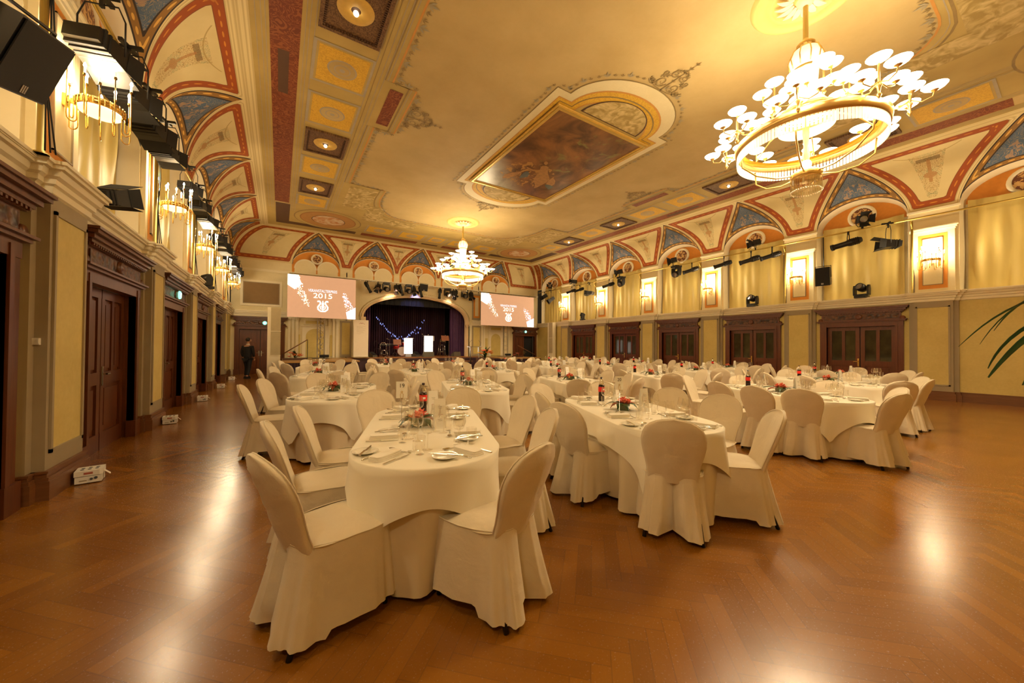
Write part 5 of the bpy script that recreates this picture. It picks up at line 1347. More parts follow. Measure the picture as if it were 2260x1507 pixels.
FLS = [(y_, 0, s_) for y_, s_ in ((5.25,1.2),(6.0,1.2),(6.85,1.15),(7.7,1.05),(9.4,.9),(10.4,.95),(11.4,1),(13.2,1),(13.95,1),(14.7,1),(16.2,1),(17.1,1),(18.1,1),(19.0,1))]
nth = ['first','second','third','fourth','fifth','sixth','seventh','eighth','ninth','tenth','eleventh','twelfth','thirteenth','fourteenth','fifteenth','sixteenth']
for (y, up_, s_) in FLS:
    k += 1; hang(FL, LX+.10, y, LZ-.26, (.30,1,-.16 if k % 2 else -.05), 'black flood light on the left wall rail, %s counting from the camera' % nth[k-1], G3, s=s_*.66, rz_=LZ+(.0 if up_ == 0 else .0))
G4 = 'stage lights on the pipe above the stage'
for j, (x_, kind, d_) in enumerate(((3.95,PF,(.5,-.2,-1)),(4.5,FR,(-.2,-.6,-.6)),(4.95,MH,(0,-1,0)),(5.5,FR,(.1,-.4,-1)),(5.75,PF,(.3,-.2,-1)),(6.2,MH,(0,-1,0)),(6.5,FR,(.2,-.5,-.8)),(6.9,PF,(.15,-.3,-1)),(8.1,PF,(-.2,-.3,-1)),(8.6,MH,(0,-1,0)),(9.0,FR,(.3,-.3,-1)),(9.15,PF,(-.3,-.3,-1)),(9.75,MH,(0,-1,0)),(10.2,FR,(0,-.4,-1)))):
    hang(kind, x_*.97+.05, 20.33, 4.80-(0 if kind is MH else .34), d_, 'black stage light on the pipe above the stage, %s from the left' % nth[j], G4, flip=kind is MH, up=(0,1,.2) if kind is not MH else (0,0,1), s=1.05, rz_=None if kind is MH else 4.80)
# ------------------------------------------------------------------ loudspeakers
GRIL = mat('black_speaker_grille', (.008,.007,.008), .75); LOGO = mat('silver_logo', (.5,.45,.38), .3, .6)
def speaker_box(corners, depth, lab, logo=True):
    tl, tr, br, bl = [Vector(c) for c in corners]; e1 = ((tr-tl)+(br-bl))/2; e2 = ((bl-tl)+(br-tr))/2; c = (tl+tr+br+bl)/4
    e2 -= e1*(e1.dot(e2)/e1.dot(e1)); n_ = e1.cross(e2).normalized()
    if n_.dot(Vector((0,0,1.4))-c) < 0: n_ = -n_
    a, b = e1/2, e2/2; t = thing('loudspeaker', lab, 'loudspeaker', c); mb = MB(); d = n_*-depth
    F = [-a-b, a-b, a+b, -a+b]; K = [p*.86+d for p in F]; mb.add(F+K, [(0,1,2,3),(4,5,6,7),(0,1,5,4),(1,2,6,5),(2,3,7,6),(3,0,4,7)], BLACK); mb.build('cabinet', t)
    mb = MB(); g = [p*.95+n_*.006 for p in F]; mb.extr(g, n_*.006, GRIL); mb.build('grille', t)
    if logo:
        mb = MB(); q = b*.80+n_*.013
        for k in (-1, 0, 1): u = a.normalized(); v = b.normalized(); p = q+u*k*.022-v*0; mb.extr([p-u*.008-v*.03, p+u*.006-v*.03, p+u*.008+v*.02, p-u*.006+v*.02], n_*.002, LOGO)
        mb.build('maker_badge', t)
    mb = MB(); up = Vector((0,0,1)); mb.tube([-a*1.06+b*.1+d*.3, -a*1.06-b*1.15+d*.3, a*1.06-b*1.15+d*.3, a*1.06+b*.1+d*.3], .012, BLACK, 6); mb.build('bracket', t); return t
speaker_box([(-1.2,3.02,3.15),(-1.2,3.67,3.39),(-1.38,3.80,3.00),(-1.38,3.30,2.87)], .38, 'large black loudspeaker hanging at the upper left edge of the picture')
speaker_box([(14.95,4.77,4.05),(14.95,4.38,4.05),(15.0,4.40,3.45),(15.0,4.78,3.46)], .24, 'black loudspeaker hanging on the right wall between two sconces')
rail('speaker_pole', [(15.10, 4.58, 3.5), (15.06, 4.58, 5.10)], .014, BLACK, 'thin black hanging pole above the right wall loudspeaker')
speaker_box([(6.63,19.95,4.86),(7.05,19.95,4.84),(7.05,20.02,4.46),(6.63,20.02,4.48)], .30, 'black loudspeaker hanging in the middle above the stage arch')
# ------------------------------------------------------------------ projection screens
SCR = mat('lit_screen_salmon', (.2,.1,.06), .6, emis=((.60,.31,.155), .70)); SCW = mat('lit_screen_white', (.6,.7,.6), .6, emis=((.95,1,.86), 1.15)); SCB = mat('lit_screen_pale_blue', (.5,.6,.7), .6, emis=((.66,.78,.92), .95)); SCL = mat('lit_screen_lilac', (.6,.5,.7), .6, emis=((.95,.82,1.0), .95)); SCY = mat('lit_screen_yellowish', (.6,.7,.5), .6, emis=((.92,1.0,.62), 1.0))
def screen(x0, x1, z0, z1, y, yaw_, lab, seed):
    t = thing('projection_screen', lab, 'screen', ((x0+x1)/2, y, (z0+z1)/2), yaw_); w_, h = (x1-x0)/2, (z1-z0)/2; mb = MB(); mb.box(-w_, w_, 0, .02, -h, h, BLACK); mb.quad((-w_,-.002,-h),(w_,-.002,-h),(w_,-.002,h),(-w_,-.002,h), SCR); mb.build('screen_surface', t)
    for e in (-.9, .9): mb = MB(); mb.tube([(e*w_, .01, h-.02),(e*w_, .7, 4.80-(z0+z1)/2)], .01, BLACK, 5); mb.build('hanging_strap', t)
    text('VERANSTALTERPREIS', h*.19, SCB, t, (0, -.01, h*.30), (PI/2,0,0), 'title_lettering', ext=.0015, sx=.70)
    text('2015', h*.34, SCW, t, (0, -.01, h*.06), (PI/2,0,0), 'year_lettering', ext=.002, sx=1.25)
    # lyre emblem
    mb = MB(); cz = -h*.42; s = h*.30
    def strip(pts, wd):
        L, R = [], []
        for i, p in enumerate(pts):
            a, b = pts[max(0, i-1)], pts[min(len(pts)-1, i+1)]; dx, dz = b[0]-a[0], b[1]-a[1]; l_ = math.hypot(dx, dz) or 1; L.append((p[0]*s-dz/l_*wd*s, -.012, cz+p[1]*s+dx/l_*wd*s)); R.append((p[0]*s+dz/l_*wd*s, -.012, cz+p[1]*s-dx/l_*wd*s))
        mb.grid([L, R], SCW, sm=False)
    for e in (-1, 1):
        strip([(e*x_, z_) for x_, z_ in ((.0,-.85),(.35,-.82),(.66,-.55),(.72,-.2),(.55,.08),(.38,.32),(.36,.6),(.5,.78),(.68,.78),(.72,.62))], .11)
        strip([(e*x_, z_) for x_, z_ in ((.10,-.5),(.28,-.48),(.38,-.25),(.28,-.02))], .07); strip([(e*.12,-.3),(e*.12,.55)], .05)
    strip([(0,-.7),(0,.85)], .07); mb.build('lyre_emblem', t)
    R = random.Random(seed)
    for side in (-1, 1):
        mb = MB()
        cen = lambda f: ((-.86+.42*f) if side < 0 else (.62+.34*f), (.95-1.35*f) if side < 0 else (.20-1.15*f))
        N_c = 210
        for k in range(N_c):
            f = R.random()**(1.25 if side < 0 else .85); cx_, cz_ = cen(f); wd = (.16-.10*f if side < 0 else .05+.12*f)
            xx = (cx_+R.uniform(-wd, wd))*w_; zz = (cz_+R.uniform(-.12,.12))*h; xx = min(max(xx, -w_*.985), w_*.985); zz = min(max(zz, -h*.98), h*.98); r = R.uniform(.012,.035)*(1.3 if (side < 0 and f < .4) else .8); n_ = R.choice((4,5,6)); a0 = R.random()*6
            P = [(min(max(xx+r*R.uniform(.6,1.2)*math.cos(a0+2*PI*i/n_), -w_), w_), -.010, min(max(zz+r*R.uniform(.6,1.2)*math.sin(a0+2*PI*i/n_), -h), h)) for i in range(n_)]
            mb.ngon(P, R.choice((SCW, SCW, SCY, SCB)) if side < 0 else R.choice((SCL, SCL, SCW)))
        if side < 0: mb.ngon([(-w_,-.009,h),(-w_*.72,-.009,h),(-w_*.62,-.009,h*.62),(-w_*.80,-.009,h*.30),(-w_,-.009,h*.50)], SCW)
        else: mb.ngon([(w_,-.009,-h),(w_*.74,-.009,-h),(w_*.70,-.009,-h*.66),(w_,-.009,-h*.40)], SCL)
        tag(mb.build('mosaic_pattern', t), kind='stuff')
    return t
screen(.27, 3.17, 2.67, 4.64, 19.55, -.03, 'large salmon projection screen with lyre emblem hanging left of the stage arch', 1)
screen(10.22, 14.16, 2.66, 4.62, 19.55, 0, 'large salmon projection screen with lyre emblem hanging right of the stage arch', 2)
ALU = mat('aluminium_truss', (.72,.66,.55), .3, .8, var=.05)
def mast(x, y, lab):
    t = thing('truss_mast', lab, 'truss', (x, y, .74)); a, H = .15, 1.95
    for (dx, dy) in ((-a,-a),(a,-a),(0,a)): mb = MB(); mb.cyl((dx,dy,0), .026, H, ALU, 8); mb.build('chord', t)
    mb = MB(); cs = ((-a,-a),(a,-a),(0,a))
    for f in range(3):
        p, q = cs[f], cs[(f+1) % 3]
        for k in range(7): z0, z1 = k*H/7, (k+1)*H/7; u, v = (p, q) if k % 2 else (q, p); mb.tube([(u[0],u[1],z0+.02),(v[0],v[1],z1-.02)], .013, ALU, 5)
    mb.build('bracing', t); mb = MB(); mb.box(-.35,.35,-.35,.35,0,.015,BLACK); mb.build('base_plate', t)
    mb = MB(); mb.box(-.05,.35,-.25,-.15,.05,.18,BLACKM); mb.build('clamp_box', t)
mast(1.66, 19.75, 'silver truss mast standing on the left podium under the screen')
mast(12.15, 19.95, 'silver truss mast standing on the right podium under the screen')
# ------------------------------------------------------------------ banner, sound columns, panels near the stage
WB = mat('white_banner_print', (.90,.80,.66), .5, var=.03)
t = thing('rollup_banner', 'tall cream roll-up banner with a small wave logo left of the stage', 'banner', (3.56, 20.15, .745)); mb = MB(); mb.box(-.36,.36,0,.012,.03,1.95,WB); mb.build('banner_sheet', t); mb = MB(); mb.box(-.37,.37,-.08,.08,0,.05,STEEL); mb.build('base', t)
mb = MB()
for (a, b) in (((-.10,1.74),(-.02,1.79)),((-.02,1.79),(.05,1.76)),((.0,1.76),(.09,1.79)),((.09,1.79),(.17,1.72))): mb.quad((a[0],-.003,a[1]),(b[0],-.003,b[1]),(b[0],-.003,b[1]+.02),(a[0],-.003,a[1]+.012), REDI)
for k in range(8): mb.quad((-.22,-.003,1.62-.055*k),(-.22+[.42,.3,.44,.38,.4,.3,.36,.2][k],-.003,1.62-.055*k),(-.22+[.42,.3,.44,.38,.4,.3,.36,.2][k],-.003,1.626-.055*k),(-.22,-.003,1.626-.055*k), GREY)
tag(mb.build('print', t), kind='stuff')
SPG = mat('beige_speaker_cloth', (.50,.42,.25), .8)
def column(x, y, rz, z1, lab):
    t = thing('speaker_column', lab, 'loudspeaker', (x, y, 0), rz); mb = MB(); mb.box(-.26,.20,0,.30,0,z1,WHITE_T); mb.build('cabinet', t)
    for k in range(2): mb = MB(); mb.box(-.14,.20,-.012,0,.95+k*(z1-.95)/2+.01,.95+(k+1)*(z1-.95)/2-.01,SPG); mb.build('speaker_cloth', t)
    mb = MB(); mb.box(-.15,.21,-.02,0,.93,.95,WHITE_T); mb.box(-.15,.21,-.018,0,(.95+z1)/2-.012,(.95+z1)/2+.012,WHITE_T); mb.build('trim_strip', t)
column(-.17, 18.0, 0, 2.93, 'tall cream column with beige cloth panels in front of the left stage door')
column(15.02, 18.85, -PI/2+.1, 2.97, 'tall cream column with beige cloth panels against the right wall')
# exit signs
def exit_sign(loc, rz, lab):
    t = thing('exit_sign', lab, 'exit sign', loc, rz); mb = MB(); mb.lathe([(0,.03),(.075,.03),(.085,0)], SIGN, (0,0,0), 16, (0,-1,0)); mb.build('housing', t)
    mb = MB(); mb.sphere((.005,-.034,.03), .012, SIGNW, 6); mb.tube([(0,-.034,.02),(-.008,-.034,-.01),(.012,-.034,-.03),(.005,-.034,-.05)], .006, SIGNW, 4); mb.tube([(-.008,-.034,-.01),(-.03,-.034,-.035)], .006, SIGNW, 4); mb.tube([(-.025,-.034,.01),(0,-.034,.012),(.025,-.034,-.005)], .005, SIGNW, 4); mb.build('running_figure', t)
exit_sign((-.60, YB-.14, 2.40), 0, 'round green exit sign over the left stage door')
exit_sign((14.35, YB-.14, 2.40), 0, 'round green exit sign over the right stage door')
exit_sign((XL+.14, DL[4], 2.40), PI/2, 'green exit sign over a door far down the left wall')
# ------------------------------------------------------------------ floor uplights, thermostat
LBOX = mat('white_plastic_housing', (.80,.76,.68), .4, var=.03)
def upl():
    t = thing('floor_uplight', '', 'uplight'); mb = MB(); mb.box(-.09,.09,-.09,.09,.01,.075,LBOX); mb.build('lower_housing', t); mb = MB(); mb.extr([(-.095,-.095,.08),(.075,-.095,.08),(.095,-.07,.08),(.095,.095,.08),(-.095,.095,.08)], (0,0,.05), LBOX); mb.build('upper_housing', t)
    mb = MB(); mb.box(-.03,.03,-.0965,-.09,.095,.115,REDI); mb.build('display', t); mb = MB(); mb.cyl((.05,-.097,.052), .013, .01, BLACK, 12, (0,1,0)); mb.cyl((.02,-.097,.045), .011, .01, BLACK, 12, (0,1,0)); mb.box(-.06,-.01,-.092,-.088,.03,.04,GREY); mb.build('sockets', t)
    mb = MB()
    for i in range(2):
        for j in range(3): mb.cyl((-.05+.05*j,-.03+.06*i,.130), .014, .002, BLACKM, 10)
    mb.build('vent_holes', t); mb = MB(); mb.box(.095,.10,-.02,.02,.02,.11,LBOX); mb.extr([(.10,-.02,.09),(.14,-.02,.05),(.14,.02,.05),(.10,.02,.09)], (0,0,.006), LBOX); mb.build('bracket', t)
    mb = MB(); mb.tube([(0,-.08,0),(0,.08,0)], .011, BLACK, 5); mb.build('foot', t); return t
up = upl(); upu = []
for (x, y, rz, l_) in ((-1.60,5.42,.15,'nearest the camera'),(-1.60,8.62,.1,'second from the camera'),(-1.57,11.6,.05,'third from the camera'),(-1.55,14.7,.05,'fourth from the camera'),(-1.55,17.8,0,'farthest, by the walking man')): place(up, upu, (x, y, .0), rz, 'small white floor uplight by the left wall, %s' % l_, 'white floor uplights')
mb = MB(); mb.box(-1.87,-1.79,PY[3]-.40,PY[3]-.37,1.38,1.44,LBOX); mb.box(-1.80,-1.79,PY[3]-.41,PY[3]-.40,1.39,1.43,LBOX); tag(mb.build('thermostat'), 'small white thermostat on the side of the nearest left pilaster', 'thermostat')
# ------------------------------------------------------------------ palm leaves at the right edge
PALM = mat('dark_palm_leaf', (.012,.060,.020), .35, var=.5, scale=15)
t = thing('potted_palm', 'potted palm with long drooping dark leaves at the right edge of the picture', 'palm', (3.15, -.75, 0)); mb = MB(); mb.lathe([(0,0),(.16,0),(.22,.34),(.20,.34),(.18,.3),(0,.3)], DARKP, n=20); mb.build('pot', t); mb = MB(); mb.tube([(0,0,.3),(.02,.02,1.0),(-.02,.05,1.75)], [.04,.035,.025], BASEW, 8); mb.build('stem', t)
def fray(px, py, dist):
    d = cf+cr2*((px-1130)/804)+cu2*((753.5-py)/804); return Vector((0,0,CZ))+d*dist-Vector((3.15,-.75,0))
for (tip, mid, root, w_, D) in (((2115,765),(2195,690),(2290,580),.012,1.35),((2162,760),(2215,680),(2300,560),.010,1.4),((2193,730),(2235,670),(2310,560),.014,1.45),((2180,813),(2215,735),(2290,620),.022,1.3),((2180,833),(2240,750),(2330,600),.038,1.25),((2256,850),(2290,790),(2350,640),.03,1.2)):
    P = [fray(*tip, D), fray(*mid, D*1.02), fray(*root, D*1.08), Vector((-.02,.05,1.75))]; mb = MB(); G = []
    for i in range(17):
        f = i/16; a = (1-f)
        q = P[0]*(a**3)+P[1]*(3*a*a*f)+P[2]*(3*a*f*f)+P[3]*(f**3); ww = w_*math.sin(PI*min(1, .04+f*.92))**.8
        G.append([tuple(q-cr2*ww*.5-Vector((0,0,.3*ww))), tuple(q+Vector((0,0,.25*ww))), tuple(q+cr2*ww*.5-Vector((0,0,.3*ww)))])
    mb.grid(G, PALM); mb.build('leaf', t)
for k in range(6):
    a = -1.9+k*.42; mb = MB(); G = []
    for i in range(10): f = i/9; r_ = 1.0*f; G.append([(-.02+r_*math.cos(a)-math.sin(a)*e*.03*math.sin(PI*min(1,f+.05)), .05+r_*math.sin(a)+math.cos(a)*e*.03*math.sin(PI*min(1,f+.05)), 1.75+.5*f-1.0*f*f) for e in (-1,0,1)])
    mb.grid(G, PALM); mb.build('leaf', t)
# ------------------------------------------------------------------ things on the stage
SZ = .745
DRUM = mat('red_drum_shell', (.45,.02,.02), .25); SKIN = mat('drum_skin', (.75,.68,.6), .5); CYM = mat('brass_cymbal', (.75,.5,.2), .25, 1)
BROWNP = mat('brown_music_desk', (.20,.07,.03), .4); LIT = mat('backlit_white_lectern', (1,1,1), .5, emis=((1,.97,.92), 1.4)); GRYP = mat('grey_metal_panel', (.35,.32,.30), .4)
def micstand(x, y, h, lab, boom=(.0,0)):
    t = thing('microphone_stand', lab, 'microphone stand', (x, y, SZ)); mb = MB(); mb.cyl((0,0,0), .12, .015, STEEL, 16); mb.build('base', t); mb = MB(); mb.cyl((0,0,.01), .010, h, STEEL, 8); mb.tube([(0,0,h),(boom[0],0,h+boom[1])], .007, STEEL, 6); mb.build('pole', t); mb = MB(); mb.sphere((boom[0]-.03,0,h+boom[1]+.01), .028, STEEL, 8); mb.cyl((boom[0]-.03,0,h+boom[1]), .014, .12, BLACK, 8, (.9,0,-.3)); mb.build('microphone', t)
micstand(5.20, 20.95, .95, 'silver microphone stand with tilted mic at the left of the stage', (-.10,.06)); micstand(8.68, 20.75, 1.05, 'microphone stand with boom arm beside the high stool on stage', (-.20,.22)); micstand(7.05, 20.6, 1.25, 'slim microphone stand just left of the right lit lectern', (-.05,.05))
def deskstand(x, y, h, w_, lab):
    t = thing('music_stand', lab, 'music stand', (x, y, SZ)); mb = MB(); mb.cyl((0,0,.02), .012, h-.1, BLACK, 8)
    for k in range(3): a = 2*PI*k/3; mb.tube([(0,0,.25),(.22*math.cos(a),.22*math.sin(a),.01)], .009, BLACK, 5)
    mb.build('tripod', t); mb = MB(); mb.extr([(-w_,-.06,h-.16),(w_,-.06,h-.16),(w_,.06,h+.14),(-w_,.06,h+.14)], (0,.012,0), BROWNP); mb.box(-w_,w_,-.10,-.06,h-.17,h-.155,BROWNP); mb.build('desk', t)
deskstand(5.62, 20.9, .85, .22, 'brown music stand by the keyboard, left on stage'); deskstand(8.42, 20.7, 1.12, .24, 'brown music stand in front of the high stool, right on stage')
t = thing('stage_keyboard', 'long keyboard piano on a crossed stand at the left of the stage', 'keyboard', (5.30, 21.4, SZ)); mb = MB(); mb.box(-.55,.45,-.15,.15,.62,.72,BLACK); mb.build('body', t); mb = MB(); mb.box(-.52,.42,-.15,-.02,.72,.728,WHT); mb.build('keys', t)
for e in (-1, 1): mb = MB(); mb.tube([(e*.35,0,.02),(-e*.3,0,.62)], .014, BLACK, 6); mb.build('stand_leg', t)
def bistro(x, y, rz, m, lab, h=.46, tall=False):
    t = thing('stage_stool' if tall else 'stage_chair', lab, 'stool' if tall else 'chair', (x, y, SZ), rz); mb = MB(); mb.cyl((0,0,h-.02), .18, .03, m, 18); mb.build('seat', t)
    for sx in (-1, 1):
        for sy in (-1, 1): mb = MB(); mb.tube([(sx*.13,sy*.13,h-.02),(sx*.18,sy*.18,0)], .012, m, 6); mb.build('leg', t)
    mb = MB(); mb.tube([(-.16,.15,h),(-.17,.19,h+.30),(-.08,.21,h+.42),(.08,.21,h+.42),(.17,.19,h+.30),(.16,.15,h)], .012, m, 6)
    if tall: mb.box(-.16,.16,.18,.20,h+.20,h+.38,m)
    mb.build('backrest', t); mb = MB(); mb.tube([(.16*math.cos(a),.16*math.sin(a),h*.4) for a in [2*PI*i/16 for i in range(16)]], .008, m, 5, True); mb.build('foot_ring', t)
bistro(4.70, 21.3, .6, BLACK, 'black curved-back chair behind the keyboard on stage'); bistro(4.86, 20.75, 0, STEEL, 'small silver stool at the left front of the stage', .38)
bistro(8.42, 21.25, PI, STEEL, 'high silver bar stool with backrest at the right of the stage', .70, True)
t = thing('drum_kit', 'red drum kit half hidden behind the left lit lectern', 'drum kit', (6.15, 21.7, SZ))
for (x, y, z, r, h_, ax, nm) in ((-.05,-.1,.30,.27,.36,(0,1,0),'bass_drum'),(-.35,.1,.42,.17,.26,(0,0,1),'floor_tom'),(-.2,.1,.66,.13,.18,(.1,-.3,1),'tom'),(.15,.1,.66,.13,.18,(-.1,-.3,1),'tom'),(.42,.0,.48,.17,.12,(0,0,1),'snare_drum')):
    mb = MB(); mb.lathe([(0,0),(r,0),(r,h_),(0,h_)], DRUM, (x,y,z), 20, ax); v_ = Vector(ax).normalized(); mb.lathe([(0,h_+.002),(r*.96,h_+.002)], SKIN, (x,y,z), 20, ax); mb.lathe([(0,-.002),(r*.96,-.002)], SKIN, (x,y,z), 20, ax); mb.lathe([(r,0),(r+.012,0),(r+.012,.02),(r,.02)], CHROME, (x,y,z), 20, ax); mb.build(nm, t)
for (x, z) in ((-.45,1.05),(.60,.95),(.62,.72),(.30,1.08)):
    mb = MB(); mb.lathe([(0,.03),(.03,.025),(.17,0)], CYM, (x,.05,z), 20, (.15,-.2,1)); mb.build('cymbal', t); mb = MB(); mb.cyl((x,.05,.02), .009, z, CHROME, 6)
    for k in range(3): a = 2*PI*k/3; mb.tube([(x,.05,.3),(x+.2*math.cos(a),.05+.2*math.sin(a),.01)], .008, CHROME, 5)
    mb.build('cymbal_stand', t)
def lectern(x, w_, z0, z1, y, lab, top=False):
    t = thing('lit_lectern', lab, 'lectern', (x, y, SZ)); mb = MB(); mb.extr([(-w_,-.10,z0),(w_,-.10,z0),(w_*.98,-.10,z1),(-w_*1.02,-.10,z1)], (0,.06,0), LIT); mb.build('lit_front', t); mb = MB(); mb.box(-w_*.6,w_*.8,-.02,.16,0,z1-.05,GRYP); mb.box(-w_,w_*1.3,-.06,.26,z1-.02,z1+.02,GRYP)
    if top: mb.box(w_,w_*1.35,-.08,.2,z1-.28,z1,GRYP)
    mb.build('cabinet', t); mb = MB(); mb.cyl((0,.05,z1), .008, .06, BLACK, 6); mb.sphere((0,.0,z1+.08), .03, STEEL, 8); mb.build('reading_lamp', t); mb = MB(); mb.box(-w_*.5,w_*.6,-.1,.15,0,.02,GRYP); mb.build('base', t)
lectern(6.18, .235, .18, 1.06, 20.72, 'white backlit lectern at the centre left of the stage'); lectern(7.37, .25, .20, 1.21, 20.72, 'taller white backlit lectern right of stage centre', True)
WEDG = mat('speckled_monitor_case', (.10,.085,.06), .6)
def wedge(x, y, w_, rz, lab):
    t = thing('stage_monitor', lab, 'monitor speaker', (x, y, SZ), rz); mb = MB(); mb.extr([(-w_,-.16,0),(-w_,.18,0),(-w_,.14,.28),(-w_,-.16,.10)], (2*w_,0,0), WEDG); mb.build('cabinet', t); mb = MB(); mb.extr([(-w_*.9,-.165,.115),(w_*.9,-.165,.115),(w_*.9,.125,.290),(-w_*.9,.125,.290)], (0,-.004,.006), GRIL); mb.build('grille', t)
wedge(7.25, 20.42, .32, PI, 'dark wedge monitor at the stage edge below the right lectern'); wedge(6.85, 21.3, .22, .6, 'grey wedge monitor between the two lit lecterns'); wedge(9.2, 20.9, .27, PI+.3, 'dark wedge monitor at the right end of the stage'); wedge(4.25, 20.6, .14, .5, 'small grey monitor at the left end of the stage')
# glass lectern and big flower pot in front of the stage
GL2 = thin_glass('acrylic_sheet', (.93,.92,.88), .15)
t = thing('acrylic_lectern', 'slender acrylic lectern with two gooseneck microphones at the right of the stage', 'lectern', (8.85, 17.6, 0)); mb = MB(); mb.box(-.35,.35,-.2,.22,1.33,1.36,STEEL); mb.box(-.33,.33,-.18,.2,1.365,1.38,GL2); mb.build('desk', t)
for e in (-1, 1): mb = MB(); mb.box(e*.24-.03,e*.24+.03,-.03,.03,.02,1.33,STEEL); mb.build('post', t); mb = MB(); mb.tube([(e*.3,0,1.37),(e*.34,-.02,1.55),(e*.1+.1*e,-.06,1.72)], .006, BLACK, 5); mb.build('gooseneck_microphone', t)
mb = MB(); mb.box(-.3,.3,-.2,.2,0,.02,STEEL); mb.build('base', t)
FL_O = mat('orange_blossom', (.80,.20,.03), .5, var=.3); FL_Y = mat('yellow_blossom', (.75,.55,.08), .5, var=.3)
def bouquet(x, y, z, sc_, pot, lab):
    t = thing('flower_arrangement', lab, 'flower arrangement', (x, y, z)); R = random.Random(int(x*100)); mb = MB(); (mb.box(-.20*sc_,.20*sc_,-.20*sc_,.20*sc_,0,.45*sc_,DARKP) if pot else mb.box(-.4*sc_,.4*sc_,-.12*sc_,.12*sc_,0,.08*sc_,DARKP)); mb.build('planter', t); top = .45*sc_ if pot else .08*sc_
    for k in range(14):
        a = R.random()*6.3; r = (.05+.28*R.random())*sc_; h_ = top+(.05+.30*R.random())*sc_; mb = MB(); G = []
        for i in range(5): f = i/4; G.append([(r*f*math.cos(a)-math.sin(a)*e*.03*sc_*math.sin(PI*min(.98,f+.1)), r*f*math.sin(a)+math.cos(a)*e*.03*sc_*math.sin(PI*min(.98,f+.1)), top-.02+(h_-top)*math.sin(f*2)) for e in (-1,0,1)])
        mb.grid(G, LGR); mb.build('leaf', t)
    for k in range(11):
        a = R.random()*6.3; r = .20*sc_*R.random()**.5*(1 if pot else 1.6); mb = MB(); m_ = R.choice((FL_O, FL_O, FL_Y, PINK)) if pot else R.choice((PINK, FL_O, LBR)); c_ = Vector((r*math.cos(a), r*math.sin(a)*(.9 if pot else .4), top+(.05+.18*R.random())*sc_))
        for q in range(6): b = q*PI/3; mb.obox(c_+Vector((math.cos(b)*.03*sc_, math.sin(b)*.03*sc_, .01)), (math.cos(b),math.sin(b),.3), (-math.sin(b),math.cos(b),0), (0,0,1), .035*sc_, .018*sc_, .008*sc_, m_)
        mb.sphere(c_, .022*sc_, m_, 6); mb.build('blossom', t)
bouquet(8.95, 16.6, .0, 1.75, True, 'large orange and yellow bouquet in a dark planter before the stage')
bouquet(.55, 17.9, .74, 1.1, False, 'low pink and green flower garland on the left podium')
bouquet(12.0, 18.2, .74, .8, False, 'small flower arrangement on the right podium')
def handrail(pts, lab, x):
    t = thing('stair_handrail', lab, 'handrail', pts[0]); o = Vector(pts[0]); mb = MB(); mb.tube([Vector(p)-o for p in pts], .022, BASEW, 8); mb.build('rail', t)
    for p in (pts[-1], pts[0]): q = Vector(p)-o; mb = MB(); mb.cyl((q.x, q.y, -o.z+(.74 if p[2] > 1.3 else 0)), .012, p[2]-(.74 if p[2] > 1.3 else 0), BLACK, 6); mb.build('baluster', t)
handrail([(.12, 18.6, .98), (1.05, 18.6, 1.62)], 'brown wooden stair handrail rising beside the left podium', 0)
handrail([(14.3, 19.6, .85), (12.95, 19.6, 1.45)], 'brown wooden handrail slanting across the right stage door', 0)
# ------------------------------------------------------------------ the person by the left stage door
SKN = mat('skin', (.45,.24,.14), .5); SUIT = mat('black_suit_cloth', (.010,.009,.011), .8); HAIR = mat('dark_hair', (.02,.012,.008), .6); SHIRT = mat('white_shirt', (.7,.65,.55), .6)
def skinmesh(name, verts, edges, rad, m, parent, root=0, sub=2):
    me = bpy.data.meshes.new(name); me.from_pydata(verts, edges, []); me.materials.append(m); o = bpy.data.objects.new(name, me); COL.objects.link(o)
    if parent: o.parent = parent
    md = o.modifiers.new('skin', 'SKIN'); md.use_smooth_shade = True
    for i, r in enumerate(rad): me.skin_vertices[0].data[i].radius = (r if isinstance(r, tuple) else (r, r))
    for i in range(len(verts)): me.skin_vertices[0].data[i].use_root = (i == root)
    s_ = o.modifiers.new('subdivision', 'SUBSURF'); s_.levels = sub; s_.render_levels = sub
    return o
t = thing('person', 'person in a dark suit walking away, seen from behind, by the left stage door', 'person', (-1.10, 18.45, 0), -.5)
# faces +Y (away from the camera), head turned right
V = [(0,0,.86),(0,0,1.02),(0,0,1.20),(0,0,1.34),(0,.01,1.42),(0,.02,1.50),(.005,.02,1.60), (-.17,0,1.32),(-.21,-.03,1.08),(-.20,.06,.86),(-.20,.09,.80), (.17,0,1.32),(.22,.0,1.08),(.19,.10,.88),(.19,.13,.82), (-.09,0,.80),(-.10,.12,.46),(-.10,.05,.08),(-.10,.16,.04), (.09,0,.80),(.11,-.06,.46),(.13,-.24,.10),(.13,-.14,.04)]
E_ = [(0,1),(1,2),(2,3),(3,4),(4,5),(5,6),(3,7),(7,8),(8,9),(9,10),(3,11),(11,12),(12,13),(13,14),(0,15),(15,16),(16,17),(17,18),(0,19),(19,20),(20,21),(21,22)]
Rr = [(.13,.09),(.12,.085),(.14,.09),(.12,.08),.045,.05,(.075,.09), .05,.04,.028,.022, .05,.04,.028,.022, .075,.05,.038,.035, .075,.05,.038,.035]
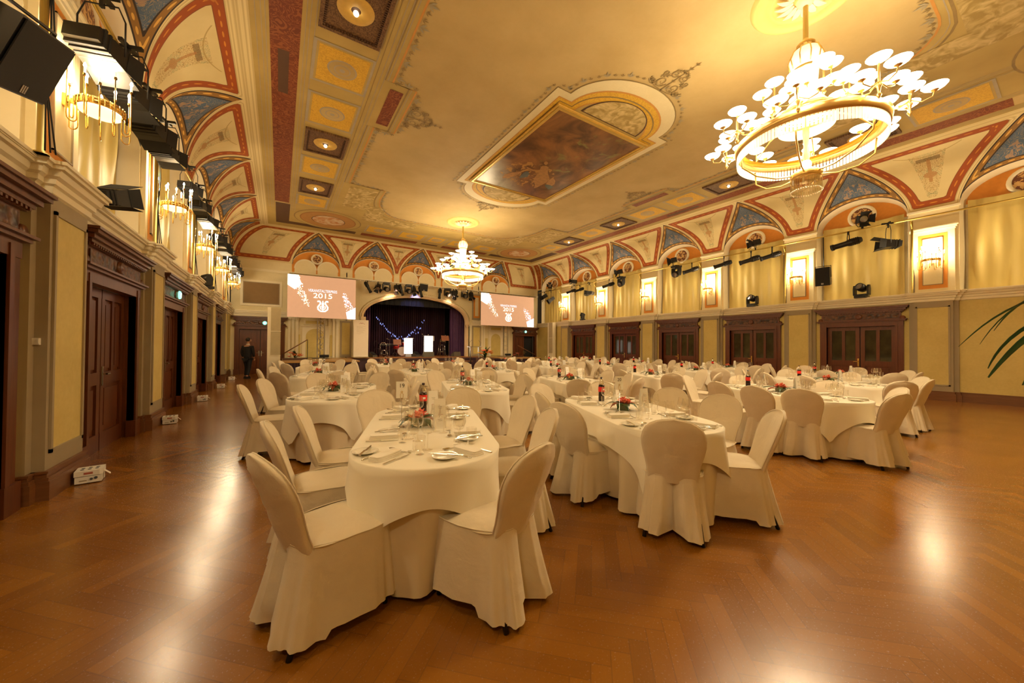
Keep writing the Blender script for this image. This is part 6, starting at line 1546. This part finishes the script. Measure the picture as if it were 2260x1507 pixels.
body = skinmesh('body', V, E_, Rr, SKN, t)
j1 = skinmesh('suit_jacket', [(0,0,.78),(0,0,.95),(0,0,1.18),(0,-.0,1.34),(-.18,0,1.33),(-.225,-.03,1.08),(-.205,.05,.89),(.18,0,1.33),(.23,.0,1.08),(.20,.09,.90)], [(0,1),(1,2),(2,3),(3,4),(4,5),(5,6),(3,7),(7,8),(8,9)], [(.18,.12),(.165,.115),(.18,.12),(.14,.095),.072,.058,.046,.072,.058,.046], SUIT, t)
j2 = skinmesh('trousers', [(0,0,.84),(-.09,0,.78),(-.10,.12,.46),(-.10,.05,.09),(.09,0,.78),(.11,-.06,.46),(.13,-.23,.12)], [(0,1),(1,2),(2,3),(0,4),(4,5),(5,6)], [(.14,.10),.10,.075,.06,.10,.075,.06], SUIT, t)
mb = MB()
for (x, y) in ((-.10,.10),(.13,-.18)): mb.obox((x, y, .045), (1,0,0), (0,1,0), (0,0,1), .045, .13, .045, BLACKM, .75)
mb.build('shoes', t)
mb = MB(); mb.sphere((.005,.0,1.635), .088, HAIR, 14, 1.0); mb.build('hair', t); mb = MB(); mb.lathe([(.065,0),(.07,.03),(.06,.035)], SHIRT, (0,.01,1.42), 14); mb.build('shirt_collar', t)
mb = MB(); mb.sphere((.055,.055,1.60), .055, SKN, 10, 1.25); mb.sphere((.088,.095,1.595), .014, SKN, 6); mb.sphere((.09,-.0,1.60), .022, SKN, 6); mb.build('face', t)
mb = MB()
for (x, y, z, sx) in ((-.205,.10,.78,-1),(.195,.14,.80,1)):
    for f in range(4): mb.tube([(x+.003*f, y-.022+.014*f, z+.01),(x+.002, y-.02+.015*f, z-.045-.004*(1.5-abs(f-1.5))),(x-.012*sx, y-.018+.015*f, z-.075-.008*(1.5-abs(f-1.5)))], [.010,.009,.007], SKN, 6)
    mb.tube([(x, y+.025, z+.015),(x-.012*sx, y+.045, z-.015),(x-.02*sx, y+.05, z-.04)], [.010,.009,.008], SKN, 6)
mb.build('fingers', t)
t.scale = (.97,.97,.97)
